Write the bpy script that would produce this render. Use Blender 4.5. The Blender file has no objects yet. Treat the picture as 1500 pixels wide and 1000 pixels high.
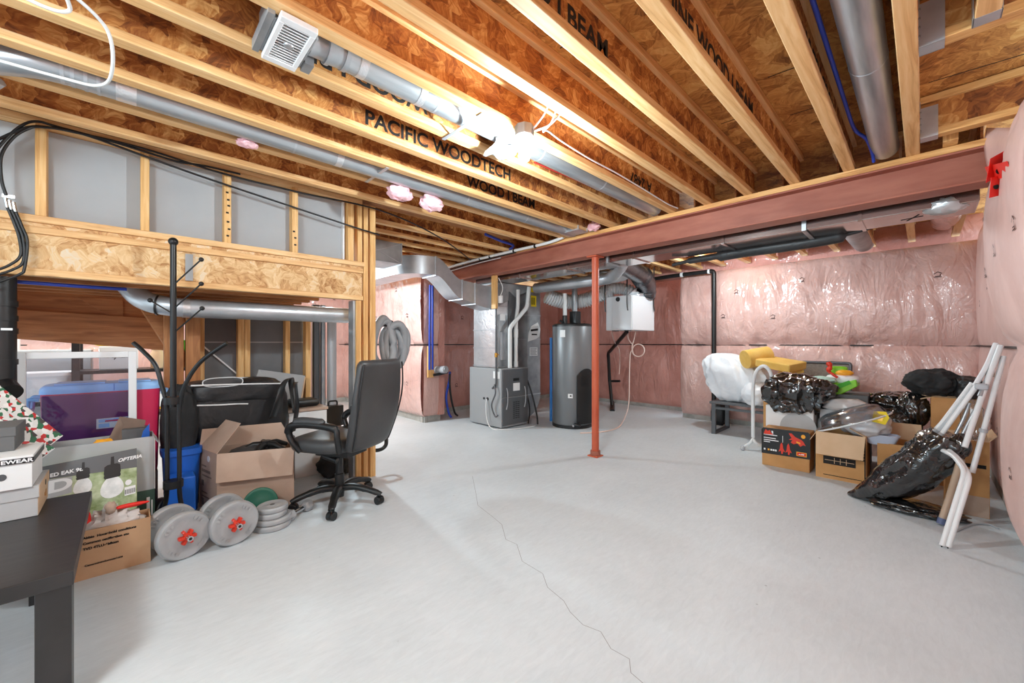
import bpy, bmesh, math, random
from mathutils import Vector, Matrix, noise as mnoise
C = bpy.context.scene
R = math.radians; PI = math.pi
V = Vector
# ---------------------------------------------------------------- camera, world, light, exposure
HEAD = R(45.92); CS, SN = math.cos(HEAD), math.sin(HEAD); CH = 1.2; FPX = 14.0/36*1500
cam_d = bpy.data.cameras.new('camera'); cam_d.lens = 14.0; cam_d.sensor_width = 36.0; cam_d.shift_y = 2/1500
cam_d.clip_start = 0.02
cam = bpy.data.objects.new('camera', cam_d); C.collection.objects.link(cam)
cam.location = (0, 0, CH); cam.rotation_euler = (R(90), 0, HEAD - R(90)); C.camera = cam
w = bpy.data.worlds.new('world'); C.world = w; w.use_nodes = True
w.node_tree.nodes['Background'].inputs[0].default_value = (.82, 1.0, 1.10, 1)
w.node_tree.nodes['Background'].inputs[1].default_value = 2.25
C.view_settings.view_transform = 'Standard'; C.view_settings.look = 'None'
C.view_settings.gamma = 1.0; C.view_settings.use_curve_mapping = False
C.view_settings.exposure = 0.0
C.cycles.sample_clamp_indirect = 4.0; C.cycles.max_bounces = 10; C.cycles.diffuse_bounces = 6
def lamp(name, loc, power, rad=0.05, col=(.82, 1, 1.09)):
    l = bpy.data.lights.new(name, 'POINT'); l.energy = power; l.shadow_soft_size = rad; l.color = col
    o = bpy.data.objects.new(name, l); o.location = loc; C.collection.objects.link(o); return o
BULB_L = 1900
lamp('bulb_light_mechanical', (5.3, 1.75, 2.28), 62)
lamp('bulb_light_back', (1.9, 5.4, 2.0), 135)
lamp('bulb_light_far_room', (-0.6, 6.6, 2.2), 95)
lamp('fill_light_camera_side', (-0.9, 1.1, 2.25), 125, .22)  # added fill beside the camera, no bulb of the room

# ---------------------------------------------------------------- helpers
def Q(px, py, x=None, y=None, z=None):
    """world point where the sight line of a photo point meets the plane x=, y= or z="""
    a = (px-750)/FPX; b = (502-py)/FPX
    dx, dy, dz = a*SN + CS, -a*CS + SN, b
    t = x/dx if x is not None else y/dy if y is not None else (z-CH)/dz
    return V((dx*t, dy*t, CH + dz*t))
def fbm(p, o=4):
    return mnoise.fractal(p, 1.0, 2.0, o)

class MB:
    def __init__(s): s.v = []; s.f = []
    def add(s, vs, fs):
        n = len(s.v); s.v += [V(p) for p in vs]; s.f += [[i+n for i in f] for f in fs]; return s
    def box(s, a, b, M=None):
        x0, y0, z0 = a; x1, y1, z1 = b
        vs = [V(p) for p in ((x0,y0,z0),(x1,y0,z0),(x1,y1,z0),(x0,y1,z0),(x0,y0,z1),(x1,y0,z1),(x1,y1,z1),(x0,y1,z1))]
        if M is not None: vs = [M @ p for p in vs]
        return s.add(vs, [(3,2,1,0),(4,5,6,7),(0,1,5,4),(1,2,6,5),(2,3,7,6),(3,0,4,7)])
    def bar(s, p0, p1, w, h, up=(0,0,1)):
        """rectangular bar along p0-p1; w across, h along up"""
        p0, p1 = V(p0), V(p1); d = (p1-p0); L = d.length; d.normalize()
        u = V(up); sd = d.cross(u)
        if sd.length < 1e-5: sd = d.cross(V((1,0,0)))
        sd.normalize(); u = sd.cross(d)
        M = Matrix((( d.x, sd.x, u.x, p0.x), (d.y, sd.y, u.y, p0.y), (d.z, sd.z, u.z, p0.z), (0,0,0,1)))
        return s.box((0,-w/2,-h/2), (L,w/2,h/2), M)
    def loft(s, rings, caps=True, closed=False):
        n = len(rings[0]); base = len(s.v)
        for r in rings: s.v += [V(p) for p in r]
        m = len(rings)
        for i in range(m if closed else m-1):
            a = base+i*n; b = base+((i+1) % m)*n
            for j in range(n):
                k = (j+1) % n; s.f.append([a+j, a+k, b+k, b+j])
        if caps and not closed:
            s.f.append([base+j for j in range(n)][::-1]); s.f.append([base+(m-1)*n+j for j in range(n)])
        return s
    def tube(s, pts, r, n=10, closed=False, caps=True, flat=None):
        pts = [V(p) for p in pts]; m = len(pts); rr = r if isinstance(r, (list, tuple)) else [r]*m
        rings = []; prev = None
        for i, p in enumerate(pts):
            if closed: t = pts[(i+1) % m]-pts[i-1]
            elif i == 0: t = pts[1]-p
            elif i == m-1: t = p-pts[i-1]
            else: t = (pts[i+1]-p).normalized()+(p-pts[i-1]).normalized()
            if t.length < 1e-9: t = V((0,0,1))
            t.normalize()
            if prev is None:
                u = t.cross(V((0,0,1)))
                if u.length < .05: u = t.cross(V((0,1,0)))
            else: u = prev - t*prev.dot(t)
            u.normalize(); prev = u; v = t.cross(u)
            a, b = (rr[i], rr[i]) if not flat else (rr[i], rr[i]*flat)
            rings.append([p + u*(a*math.cos(2*PI*k/n)) + v*(b*math.sin(2*PI*k/n)) for k in range(n)])
        return s.loft(rings, caps, closed)
    def cyl(s, p0, p1, r, n=20, r1=None): return s.tube([p0, p1], [r, r if r1 is None else r1], n)
    def lathe(s, prof, c=(0,0,0), n=24, M=None, caps=True):
        c = V(c); rings = []
        for r, z in prof:
            ring = [V((r*math.cos(2*PI*k/n), r*math.sin(2*PI*k/n), z)) for k in range(n)]
            rings.append([(M @ p if M is not None else p)+c for p in ring])
        return s.loft(rings, caps)
    def prism(s, poly, ext):
        """poly: list of 3d points in one plane; ext: extrusion vector"""
        poly = [V(p) for p in poly]; e = V(ext); n = len(poly)
        fs = [list(range(n))[::-1], [n+i for i in range(n)]] + [[i, (i+1) % n, n+(i+1) % n, n+i] for i in range(n)]
        return s.add(poly+[p+e for p in poly], fs)
    def grid(s, f, nu, nv):
        vs = [f(i/nu, j/nv) for j in range(nv+1) for i in range(nu+1)]
        return s.add(vs, [(j*(nu+1)+i, j*(nu+1)+i+1, (j+1)*(nu+1)+i+1, (j+1)*(nu+1)+i) for j in range(nv) for i in range(nu)])
    def sphere(s, c, r, n=16, sc=(1,1,1)):
        c = V(c); m = n//2
        rings = [[c+V((r*sc[0]*math.sin(PI*j/m)*math.cos(2*PI*k/n), r*sc[1]*math.sin(PI*j/m)*math.sin(2*PI*k/n), -r*sc[2]*math.cos(PI*j/m))) for k in range(n)] for j in range(m+1)]
        rings[0] = [c+V((1e-4*math.cos(2*PI*k/n), 1e-4*math.sin(2*PI*k/n), -r*sc[2])) for k in range(n)]
        rings[-1] = [c+V((1e-4*math.cos(2*PI*k/n), 1e-4*math.sin(2*PI*k/n), r*sc[2])) for k in range(n)]
        return s.loft(rings)
    def blob(s, c, rad, seed=0, amp=.15, fr=2.0, flat=None, ridg=.1, rot=0, sq=1.0, n=40, shape=None, pl=0, pf=11):
        """crumpled sack: a squarish ellipsoid with folds; flat = z (world) below which it is pressed flat"""
        c = V(c); m = n*2//3; rings = []; o = V((seed*7.3, seed*3.1, seed*5.7)); cr, sr = math.cos(rot), math.sin(rot)
        for j in range(m+1):
            th = PI*j/m; ring = []
            for k in range(n):
                ph = 2*PI*k/n
                d = V((max(1e-3, math.sin(th))*math.cos(ph), max(1e-3, math.sin(th))*math.sin(ph), -math.cos(th)))
                q = d*fr+o
                e = V([math.copysign(abs(q)**sq, q) for q in d])
                q = d*fr+o
                k_ = 1+amp*fbm(q*.8, 2) + ridg*(0.35-abs(mnoise.noise(q*.95+V((3,1,2))+V((.3,.3,.3))*mnoise.noise(q*.7))))*1.0 + ridg*.4*(0.3-abs(mnoise.noise(q*2.1+V((7,4,1)))))
                if pl: k_ += pl*math.sin(th)*(1-2*abs(math.sin(ph*pf*.5+2.2*mnoise.noise(q*1.1)+seed)))*(.5+.5*mnoise.noise(q*1.7+V((2,8,3)))+.3)
                p = V((e.x*rad[0], e.y*rad[1], e.z*rad[2]))*k_
                if shape: p = shape(p, d)
                p = V((p.x*cr-p.y*sr, p.x*sr+p.y*cr, p.z))+c
                if flat is not None and p.z < flat: p.z = flat + (p.z-flat)*.02
                ring.append(p)
            rings.append(ring)
        return s.loft(rings)
def smooth_path(pts, k=8, closed=False):
    pts = [V(p) for p in pts]; n = len(pts); out = []
    rng = range(n) if closed else range(n-1)
    for i in rng:
        if closed: p0, p1, p2, p3 = pts[i-1], pts[i], pts[(i+1) % n], pts[(i+2) % n]
        else: p0, p1, p2, p3 = pts[max(0, i-1)], pts[i], pts[i+1], pts[min(n-1, i+2)]
        for j in range(k):
            t = j/k
            out.append(0.5*((2*p1)+(p2-p0)*t+(2*p0-5*p1+4*p2-p3)*t*t+(3*p1-p0-3*p2+p3)*t**3))
    if not closed: out.append(pts[-1])
    return out
def fillet(pts, r, k=6):
    """polyline with its corners rounded"""
    pts = [V(p) for p in pts]; out = [pts[0]]
    for i in range(1, len(pts)-1):
        a, b, c = pts[i-1], pts[i], pts[i+1]
        u = (a-b); v = (c-b); q = min(r, u.length*.49, v.length*.49); u.normalize(); v.normalize()
        s0, s1 = b+u*q, b+v*q
        for j in range(k+1):
            t = j/k; out.append(s0*(1-t)**2+b*2*t*(1-t)+s1*t*t)
    out.append(pts[-1]); return out
def sellipse(a, b, e=2.6, n=24):
    return [(math.copysign(abs(math.cos(t))**(2/e), math.cos(t))*a, math.copysign(abs(math.sin(t))**(2/e), math.sin(t))*b) for t in [2*PI*k/n for k in range(n)]]

def ob(name, mb, mat, parent=None, sm=None, bev=0, W=True, solid=0, sub=0):
    """link one mesh object.  W: the mesh is in world coordinates (parents are unrotated); else local"""
    me = bpy.data.meshes.new(name)
    off = V((0,0,0))
    p = parent
    if W:
        if parent is not None:
            while p is not None: off += p.location; p = p.parent
        else:
            lo = V([min(v[i] for v in mb.v) for i in range(3)]); hi = V([max(v[i] for v in mb.v) for i in range(3)])
            off = V(((lo.x+hi.x)/2, (lo.y+hi.y)/2, lo.z))
    me.from_pydata([v-off for v in mb.v], [], mb.f)
    bm = bmesh.new(); bm.from_mesh(me); bmesh.ops.recalc_face_normals(bm, faces=bm.faces); bm.to_mesh(me); bm.free()
    o = bpy.data.objects.new(name, me); C.collection.objects.link(o)
    if parent is not None: o.parent = parent
    elif W: o.location = off
    if mat is not None: me.materials.append(mat)
    if sm is not None:
        me.shade_smooth(); me.set_sharp_from_angle(angle=R(sm))
    if bev:
        b = o.modifiers.new('edge', 'BEVEL'); b.width = bev; b.segments = 2; b.limit_method = 'ANGLE'; b.angle_limit = R(35)
    if solid:
        b = o.modifiers.new('thick', 'SOLIDIFY'); b.thickness = solid; b.offset = 0
    if sub:
        b = o.modifiers.new('sub', 'SUBSURF'); b.levels = sub; b.render_levels = sub
    return o
def thing(name, label, cat, loc=(0,0,0), rz=0, group=None):
    o = bpy.data.objects.new(name, None); C.collection.objects.link(o); o.empty_display_size = .05
    o.location = loc; o.rotation_euler = (0,0,rz); o['label'] = label; o['category'] = cat
    if group: o['group'] = group
    return o
def tag(o, label, cat, group=None, kind=None):
    o['label'] = label; o['category'] = cat
    if group: o['group'] = group
    if kind: o['kind'] = kind
    return o
def struct(name, mb, mat, parent=None, **k):
    o = ob(name, mb, mat, parent, **k)
    if parent is None: o['kind'] = 'structure'
    return o
def copy_thing(root, loc, rz, label, group=None):
    r = root.copy(); C.collection.objects.link(r); r.location = loc; r.rotation_euler = (0,0,rz); r['label'] = label
    if group: r['group'] = group
    for ch in list(root.children):
        c = ch.copy(); C.collection.objects.link(c); c.parent = r
        for g in list(ch.children):
            d = g.copy(); C.collection.objects.link(d); d.parent = c
    return r
def txt(s, size, pos, xd, yd, mat, parent, name='lettering', align='LEFT', wx=1.0, bold=0, font_shear=0, local=False):
    cu = bpy.data.curves.new(name, 'FONT'); cu.body = s; cu.size = size; cu.align_x = align; cu.extrude = .0003; cu.offset = bold; cu.shear = font_shear
    t = bpy.data.objects.new(name, cu); C.collection.objects.link(t)
    dg = bpy.context.evaluated_depsgraph_get(); dg.update()
    me = bpy.data.meshes.new_from_object(t.evaluated_get(dg)); bpy.data.objects.remove(t)
    xd = V(xd).normalized(); yd = V(yd).normalized(); n = xd.cross(yd); off = V((0,0,0)); p = parent
    if parent is not None and not local:
        while p is not None: off += p.location; p = p.parent
    pos = V(pos)-off
    for v in me.vertices: v.co = pos + xd*(v.co.x*wx) + yd*v.co.y + n*v.co.z
    me.materials.clear(); me.materials.append(mat)
    o = bpy.data.objects.new(name, me); C.collection.objects.link(o); o.parent = parent; return o

# ---------------------------------------------------------------- materials
def s2l(c): return tuple(((x/255)/12.92 if x/255 <= .04045 else ((x/255+.055)/1.055)**2.4) for x in c)
def _base(name, rough, metal, coat=0, coat_rough=.1, spec=.5):
    m = bpy.data.materials.new(name); m.use_nodes = True; nt = m.node_tree; b = nt.nodes['Principled BSDF']
    b.inputs['Roughness'].default_value = rough; b.inputs['Metallic'].default_value = metal
    b.inputs['Coat Weight'].default_value = coat; b.inputs['Coat Roughness'].default_value = coat_rough
    b.inputs['Specular IOR Level'].default_value = spec
    return m, nt, b
def N(nt, t, **k):
    n = nt.nodes.new(t)
    for a, v in k.items(): setattr(n, a, v)
    return n
def ramp(nt, fac, stops):
    r = N(nt, 'ShaderNodeValToRGB'); e = r.color_ramp.elements
    while len(e) < len(stops): e.new(.5)
    for el, (p, c) in zip(e, stops): el.position = p; el.color = (*s2l(c), 1)
    nt.links.new(fac, r.inputs[0]); return r.outputs[0]
def coords(nt, stretch=(1,1,1), rot=(0,0,0)):
    t = N(nt, 'ShaderNodeTexCoord'); m = N(nt, 'ShaderNodeMapping'); m.inputs['Scale'].default_value = stretch; m.inputs['Rotation'].default_value = rot
    nt.links.new(t.outputs['Object'], m.inputs[0]); return m.outputs[0]
def noise(nt, vec, scale, detail=4, rough=.55, dist=0):
    n = N(nt, 'ShaderNodeTexNoise'); n.inputs['Scale'].default_value = scale; n.inputs['Detail'].default_value = detail
    n.inputs['Roughness'].default_value = rough; n.inputs['Distortion'].default_value = dist
    nt.links.new(vec, n.inputs['Vector']); return n.outputs['Fac']
def bump(nt, b, h, strength, dist=.01, coat=False):
    n = N(nt, 'ShaderNodeBump'); n.inputs['Strength'].default_value = strength; n.inputs['Distance'].default_value = dist
    nt.links.new(h, n.inputs['Height']); nt.links.new(n.outputs[0], b.inputs['Normal'])
    if coat: nt.links.new(n.outputs[0], b.inputs['Coat Normal'])
def M_(name, col, rough=.5, metal=0, col2=None, sc=6, stretch=(1,1,1), bmp=0, bsc=40, bdist=.004, coat=0, coat_rough=.1, dist=0, spec=.5, detail=4, bstretch=None):
    m, nt, b = _base(name, rough, metal, coat, coat_rough, spec)
    if col2 is None: b.inputs['Base Color'].default_value = (*s2l(col), 1)
    else: nt.links.new(ramp(nt, noise(nt, coords(nt, stretch), sc, detail, dist=dist), [(.36, col), (.64, col2)]), b.inputs['Base Color'])
    if bmp: bump(nt, b, noise(nt, coords(nt, bstretch or stretch), bsc, 3), bmp, bdist, coat > 0)
    return m
def wood(name, c0, c1, c2, axis=0, rough=.55):
    m, nt, b = _base(name, rough, 0); st = [9, 9, 9]; st[axis] = .6
    v = coords(nt, st); f = noise(nt, v, 3.2, 5, .6, 1.2)
    col = ramp(nt, f, [(.3, c0), (.5, c1), (.72, c2)])
    k = N(nt, 'ShaderNodeTexVoronoi'); st2 = [7, 7, 7]; st2[axis] = 2.2
    k.inputs['Scale'].default_value = 1.0; nt.links.new(coords(nt, st2), k.inputs['Vector'])
    kr = N(nt, 'ShaderNodeValToRGB'); kr.color_ramp.elements[0].position = .05; kr.color_ramp.elements[1].position = .13
    kr.color_ramp.elements[0].color = (.35, .2, .1, 1); kr.color_ramp.elements[1].color = (1, 1, 1, 1); nt.links.new(k.outputs['Distance'], kr.inputs[0])
    mx = N(nt, 'ShaderNodeMix', data_type='RGBA', blend_type='MULTIPLY'); mx.inputs[0].default_value = .75
    nt.links.new(col, mx.inputs[6]); nt.links.new(kr.outputs[0], mx.inputs[7]); nt.links.new(mx.outputs[2], b.inputs['Base Color'])
    bump(nt, b, f, .15, .003); return m
def osb(name, stops, plane='xz', cell=7.0, strand=(3.2, 26), rough=.75):
    """pressed strand board: patches of strands, each patch turned its own way, in the board's plane"""
    m, nt, b = _base(name, rough, 0)
    t = N(nt, 'ShaderNodeTexCoord'); sep = N(nt, 'ShaderNodeSeparateXYZ'); nt.links.new(t.outputs['Object'], sep.inputs[0])
    cmb = N(nt, 'ShaderNodeCombineXYZ'); ax = {'x': 0, 'y': 1, 'z': 2}
    nt.links.new(sep.outputs[ax[plane[0]]], cmb.inputs[0]); nt.links.new(sep.outputs[ax[plane[1]]], cmb.inputs[1])
    wn = N(nt, 'ShaderNodeTexNoise'); wn.inputs['Scale'].default_value = 9; nt.links.new(cmb.outputs[0], wn.inputs['Vector'])
    ws = N(nt, 'ShaderNodeVectorMath', operation='SCALE'); ws.inputs['Scale'].default_value = .11; nt.links.new(wn.outputs['Color'], ws.inputs[0])
    wa = N(nt, 'ShaderNodeVectorMath', operation='ADD'); nt.links.new(cmb.outputs[0], wa.inputs[0]); nt.links.new(ws.outputs[0], wa.inputs[1])
    facs = []
    for i, (cs, sh) in enumerate(((cell, 0), (cell*1.7, 3.7))):
        vo = N(nt, 'ShaderNodeTexVoronoi'); vo.voronoi_dimensions = '2D'; vo.inputs['Scale'].default_value = cs; nt.links.new(wa.outputs[0], vo.inputs['Vector'])
        sc = N(nt, 'ShaderNodeSeparateColor'); nt.links.new(vo.outputs['Color'], sc.inputs[0])
        an = N(nt, 'ShaderNodeMath', operation='MULTIPLY'); an.inputs[1].default_value = 6.28; nt.links.new(sc.outputs[0], an.inputs[0])
        ro = N(nt, 'ShaderNodeVectorRotate', rotation_type='Z_AXIS'); nt.links.new(wa.outputs[0], ro.inputs['Vector']); nt.links.new(an.outputs[0], ro.inputs['Angle'])
        mp = N(nt, 'ShaderNodeMapping'); mp.inputs['Scale'].default_value = (strand[0], strand[1], 1); mp.inputs['Location'].default_value = (sh, sh*2, 0)
        nt.links.new(ro.outputs[0], mp.inputs[0])
        n = noise(nt, mp.outputs[0], 1.6, 3, .6, .4)
        a2 = N(nt, 'ShaderNodeMath', operation='MULTIPLY_ADD'); a2.inputs[1].default_value = .45; nt.links.new(sc.outputs[1], a2.inputs[0]); nt.links.new(n, a2.inputs[2])
        a3 = N(nt, 'ShaderNodeMath', operation='SUBTRACT'); a3.inputs[1].default_value = .22; nt.links.new(a2.outputs[0], a3.inputs[0]); facs.append(a3.outputs[0])
    mx = N(nt, 'ShaderNodeMix'); mx.inputs[0].default_value = .5; nt.links.new(facs[0], mx.inputs[2]); nt.links.new(facs[1], mx.inputs[3])
    nt.links.new(ramp(nt, mx.outputs[0], stops), b.inputs['Base Color'])
    bump(nt, b, mx.outputs[0], .35, .006); return m
def crinkle(name, col, col2, rough, sc, strength, coat=1, coat_rough=.08, stretch=(1,1,1), metal=0, csc=3, dist=.02, spec=.5):
    """plastic film or foil: sharp creases from the absolute value of layered noise"""
    m, nt, b = _base(name, rough, metal, coat, coat_rough, spec)
    v = coords(nt, stretch); n1 = noise(nt, v, sc, 3, .5, 1.2); n2 = noise(nt, v, sc*2.7, 2, .5, .8)
    def rid(x):
        a = N(nt, 'ShaderNodeMath', operation='SUBTRACT'); a.inputs[1].default_value = .5; nt.links.new(x, a.inputs[0])
        q = N(nt, 'ShaderNodeMath', operation='ABSOLUTE'); nt.links.new(a.outputs[0], q.inputs[0]); return q.outputs[0]
    s = N(nt, 'ShaderNodeMath', operation='MULTIPLY_ADD'); s.inputs[1].default_value = .45; nt.links.new(rid(n2), s.inputs[0]); nt.links.new(rid(n1), s.inputs[2])
    bump(nt, b, s.outputs[0], strength, dist, True)
    nt.links.new(ramp(nt, noise(nt, coords(nt), csc, 3), [(.35, col), (.65, col2)]), b.inputs['Base Color']); return m
WX = wood('pine_along_x', (198,142,84), (226,178,120), (238,200,148), 0)
WY = wood('pine_along_y', (190,130,70), (222,168,102), (238,194,134), 1)
WZ = wood('pine_along_z', (200,142,80), (228,178,112), (242,204,148), 2)
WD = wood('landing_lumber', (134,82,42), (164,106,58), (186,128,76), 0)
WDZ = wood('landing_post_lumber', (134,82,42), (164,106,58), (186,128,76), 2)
OSBW = osb('osb_web', [(.24,(100,50,16)), (.42,(156,90,38)), (.58,(198,132,66)), (.76,(234,184,116))], 'xz', 11, (5, 42))
OSBV = osb('osb_web_crosswise', [(.24,(100,50,16)), (.42,(156,90,38)), (.58,(198,132,66)), (.76,(234,184,116))], 'yz', 8)
OSBL = osb('osb_pale', [(.22,(160,108,60)), (.40,(206,160,108)), (.58,(228,194,146)), (.78,(222,208,188))], 'xz', 10, (5, 38))
OSBS = osb('osb_subfloor', [(.24,(120,70,26)), (.42,(176,114,52)), (.6,(210,150,78)), (.78,(228,178,108))], 'xy', 7, (4.5, 40))
STEELR = M_('primer_red_steel', (152,86,68), .55, 0, (168,102,82), 5, (1,.6,3), .1, 60)
POSTR = M_('post_red_paint', (186,82,52), .42, 0, (196,96,64), 6, (1,1,.5), .05, 40)
GALV = M_('galvanized', (176,180,184), .36, .6, (198,200,204), 5, (1,1,1), .05, 9, .01)
GALVD = M_('galvanized_dull', (140,143,146), .45, .5, (176,178,180), 4, (1,1,1), .05, 7, .01)
GALVX = M_('galvanized_pipe', (158,163,168), .34, .65, (194,197,200), 4, (.4,4,4), .04, 9, .01)
GALVY = M_('galvanized_trunk', (182,168,162), .13, .95, (194,182,178), 3, (3,.5,3), .02, 5, .01)
FOIL = crinkle('foil', (198,200,202), (222,223,224), .28, 5, .4, 0, metal=.6)
FOILB = crinkle('dark_foil', (70,72,76), (110,112,116), .25, 5, .5, 0, metal=.9)
TAPE = crinkle('foil_tape', (215,216,218), (235,236,238), .3, 14, .3, 0, metal=.8)
CONC = None
def mk_floor():
    m, nt, b = _base('painted_concrete', .5, 0, spec=.35)
    f = noise(nt, coords(nt, (1, 1, 1)), 1.3, 6, .6, .5); g = noise(nt, coords(nt, (2.5, 9, 1), (0, 0, .5)), 5, 5, .65, .8)
    mx = N(nt, 'ShaderNodeMix'); mx.inputs[0].default_value = .45; nt.links.new(f, mx.inputs[2]); nt.links.new(g, mx.inputs[3])
    c = ramp(nt, mx.outputs[0], [(.3,(195,202,206)), (.5,(207,214,218)), (.7,(217,224,228))])
    sp = N(nt, 'ShaderNodeTexVoronoi'); sp.inputs['Scale'].default_value = 5; nt.links.new(coords(nt), sp.inputs['Vector'])
    sr = N(nt, 'ShaderNodeValToRGB'); sr.color_ramp.elements[0].position = .018; sr.color_ramp.elements[1].position = .035
    sr.color_ramp.elements[0].color = (.55,.55,.55,1); nt.links.new(sp.outputs['Distance'], sr.inputs[0])
    mm = N(nt, 'ShaderNodeMix', data_type='RGBA', blend_type='MULTIPLY'); mm.inputs[0].default_value = .8
    nt.links.new(c, mm.inputs[6]); nt.links.new(sr.outputs[0], mm.inputs[7]); nt.links.new(mm.outputs[2], b.inputs['Base Color'])
    bump(nt, b, g, .12, .004); return m
FLOOR = mk_floor()
CRACK = M_('crack_dark', (142,142,142), .9)
CURB = M_('bare_concrete', (150,148,142), .9, 0, (182,180,174), 6, bmp=.3)
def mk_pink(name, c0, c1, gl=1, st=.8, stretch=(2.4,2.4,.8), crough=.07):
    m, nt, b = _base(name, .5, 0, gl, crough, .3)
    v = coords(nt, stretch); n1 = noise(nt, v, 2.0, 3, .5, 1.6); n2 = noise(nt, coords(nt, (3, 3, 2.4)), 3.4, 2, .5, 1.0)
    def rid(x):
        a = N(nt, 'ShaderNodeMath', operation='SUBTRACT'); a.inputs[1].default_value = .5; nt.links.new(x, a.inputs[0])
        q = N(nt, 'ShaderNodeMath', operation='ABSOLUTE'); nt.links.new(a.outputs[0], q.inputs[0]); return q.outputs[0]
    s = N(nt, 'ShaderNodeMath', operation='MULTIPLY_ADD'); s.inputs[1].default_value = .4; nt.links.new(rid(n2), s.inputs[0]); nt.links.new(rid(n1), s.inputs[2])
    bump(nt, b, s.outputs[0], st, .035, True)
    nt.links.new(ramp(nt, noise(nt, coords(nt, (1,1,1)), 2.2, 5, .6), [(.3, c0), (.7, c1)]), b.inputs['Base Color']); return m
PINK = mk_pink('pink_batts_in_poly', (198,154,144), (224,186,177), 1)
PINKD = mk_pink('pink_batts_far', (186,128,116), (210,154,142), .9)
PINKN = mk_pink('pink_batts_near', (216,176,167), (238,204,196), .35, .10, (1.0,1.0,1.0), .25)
TUFT = M_('pink_fibreglass', (238,178,186), .95, 0, (250,206,210), 20, bmp=.6, bsc=30, bdist=.01)
STRAPM = M_('black_strapping', (26,24,24), .5)
PRINT = M_('dark_print', (70,44,40), .7)
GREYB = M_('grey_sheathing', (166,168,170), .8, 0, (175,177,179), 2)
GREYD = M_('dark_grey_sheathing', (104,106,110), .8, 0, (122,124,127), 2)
WHITE = M_('white_plastic', (232,232,232), .4)
PVCW = M_('white_pvc', (222,222,220), .35)
PVCG = M_('grey_pvc', (176,178,182), .4)
ENAM = M_('white_enamel', (226,227,229), .35)
BLK = M_('black_plastic', (24,24,25), .42)
BLKM = M_('black_metal', (30,30,31), .35, .2)
BLKT = M_('black_table', (34,33,33), .38, 0, (46,44,44), 6, (1,12,1), .05, 30)
LEA = M_('black_leather', (56,56,57), .42, 0, (66,66,67), 3, bmp=.12, bsc=120, bdist=.002)
FAB = M_('black_fabric', (30,30,31), .85, 0, (42,42,43), 5, bmp=.4, bsc=7, bdist=.03)
NYL = crinkle('black_nylon', (26,26,28), (44,44,46), .5, 3.5, .6, .15, .3)
BAGB = crinkle('black_bin_bag', (14,14,15), (24,24,25), .18, 4.2, .55, 1, .05, dist=.035, spec=.7)
BAGW = crinkle('white_plastic_bag', (222,224,228), (238,238,240), .4, 4.0, .5, .3, .2)
CARD = M_('cardboard', (188,138,84), .8, 0, (200,150,96), 5, (1,1,1), .06, 60)
CARDT = M_('cardboard_tan', (184,144,108), .8, 0, (196,156,120), 5, (1,1,1), .06, 60)
CARDL = M_('cardboard_light', (206,172,136), .8, 0, (214,182,148), 5)
CARDG = M_('cardboard_greyish', (178,152,134), .8, 0, (188,162,144), 5)
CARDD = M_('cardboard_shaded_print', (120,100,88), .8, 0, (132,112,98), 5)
GREYC = M_('grey_box_card', (170,171,172), .7, 0, (180,181,182), 4)
GREYK = M_('dark_grey_box_card', (96,97,98), .65)
GREENC = M_('green_box_card', (62,88,76), .6)
WCARD = M_('white_box_card', (228,228,227), .6)
SILV = M_('silver_plate', (160,162,164), .5, .15, (172,174,176), 8, bmp=.08, bsc=60)
CHROME = M_('chrome', (210,212,215), .15, 1)
REDP = M_('red_plastic', (216,52,26), .4)
REDW = M_('red_wire', (170,40,34), .5)
BLUEP = M_('blue_pipe', (36,66,170), .4)
BLUEB = M_('blue_bin_plastic', (28,98,196), .45)
BLUEL = M_('light_blue_lid', (150,198,250), .4)
COOLPANE = M_('cooler_red_through_pane', (104,36,104), .4)  # purple stands in for the red body tinted by the glass
COOLR = M_('cooler_red', (204,38,84), .45)
YEL = M_('yellow_paper', (236,206,20), .6)
FOAM = M_('yellow_foam', (222,176,84), .9, 0, (230,188,104), 8)
TANK = M_('grey_tank_enamel', (122,124,126), .38, .25)
FURN = M_('furnace_grey', (158,160,162), .45, .2)
FURND = M_('furnace_dark_door', (92,94,97), .42, .2)
HOSEG = M_('grey_hose', (150,152,155), .5)
TUBEW = M_('white_tube', (226,226,226), .3)
TUBEB = M_('tan_tube', (178,152,130), .4)
GREEN = M_('lime_plastic', (124,196,28), .45)
ORNG = M_('orange_plastic', (246,170,40), .45)
GRN2 = M_('green_fabric', (60,160,24), .6)
MESHG = M_('grey_sling_mesh', (120,110,100), .8, 0, (136,126,116), 60)
GREYM = M_('grey_painted_metal', (92,94,97), .4, .3)
INK = M_('black_ink', (26,22,20), .8)
WINK = M_('white_ink', (236,236,236), .7)
BRASS = M_('brass', (196,150,70), .3, .9)
PINKH = M_('pinkish_clear_hose', (232,206,194), .35)
SIGNR = M_('red_tape', (222,36,24), .5)
def glassmat(name, tint, gl=.12, rough=.05):
    m = bpy.data.materials.new(name); m.use_nodes = True; nt = m.node_tree; nt.nodes.remove(nt.nodes['Principled BSDF'])
    t = N(nt, 'ShaderNodeBsdfTransparent'); t.inputs[0].default_value = (*tint, 1); g = N(nt, 'ShaderNodeBsdfGlossy'); g.inputs['Roughness'].default_value = rough
    x = N(nt, 'ShaderNodeMixShader'); x.inputs[0].default_value = gl; nt.links.new(t.outputs[0], x.inputs[1]); nt.links.new(g.outputs[0], x.inputs[2])
    nt.links.new(x.outputs[0], nt.nodes['Material Output'].inputs[0]); return m
PANE = glassmat('dusty_glass', (.80, .82, .87), .05)
RIB = M_('ribbed_foil', (224,225,226), .38, .2)
CLEAR = glassmat('clear_plastic', (.80, .82, .84), .22, .12)
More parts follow.
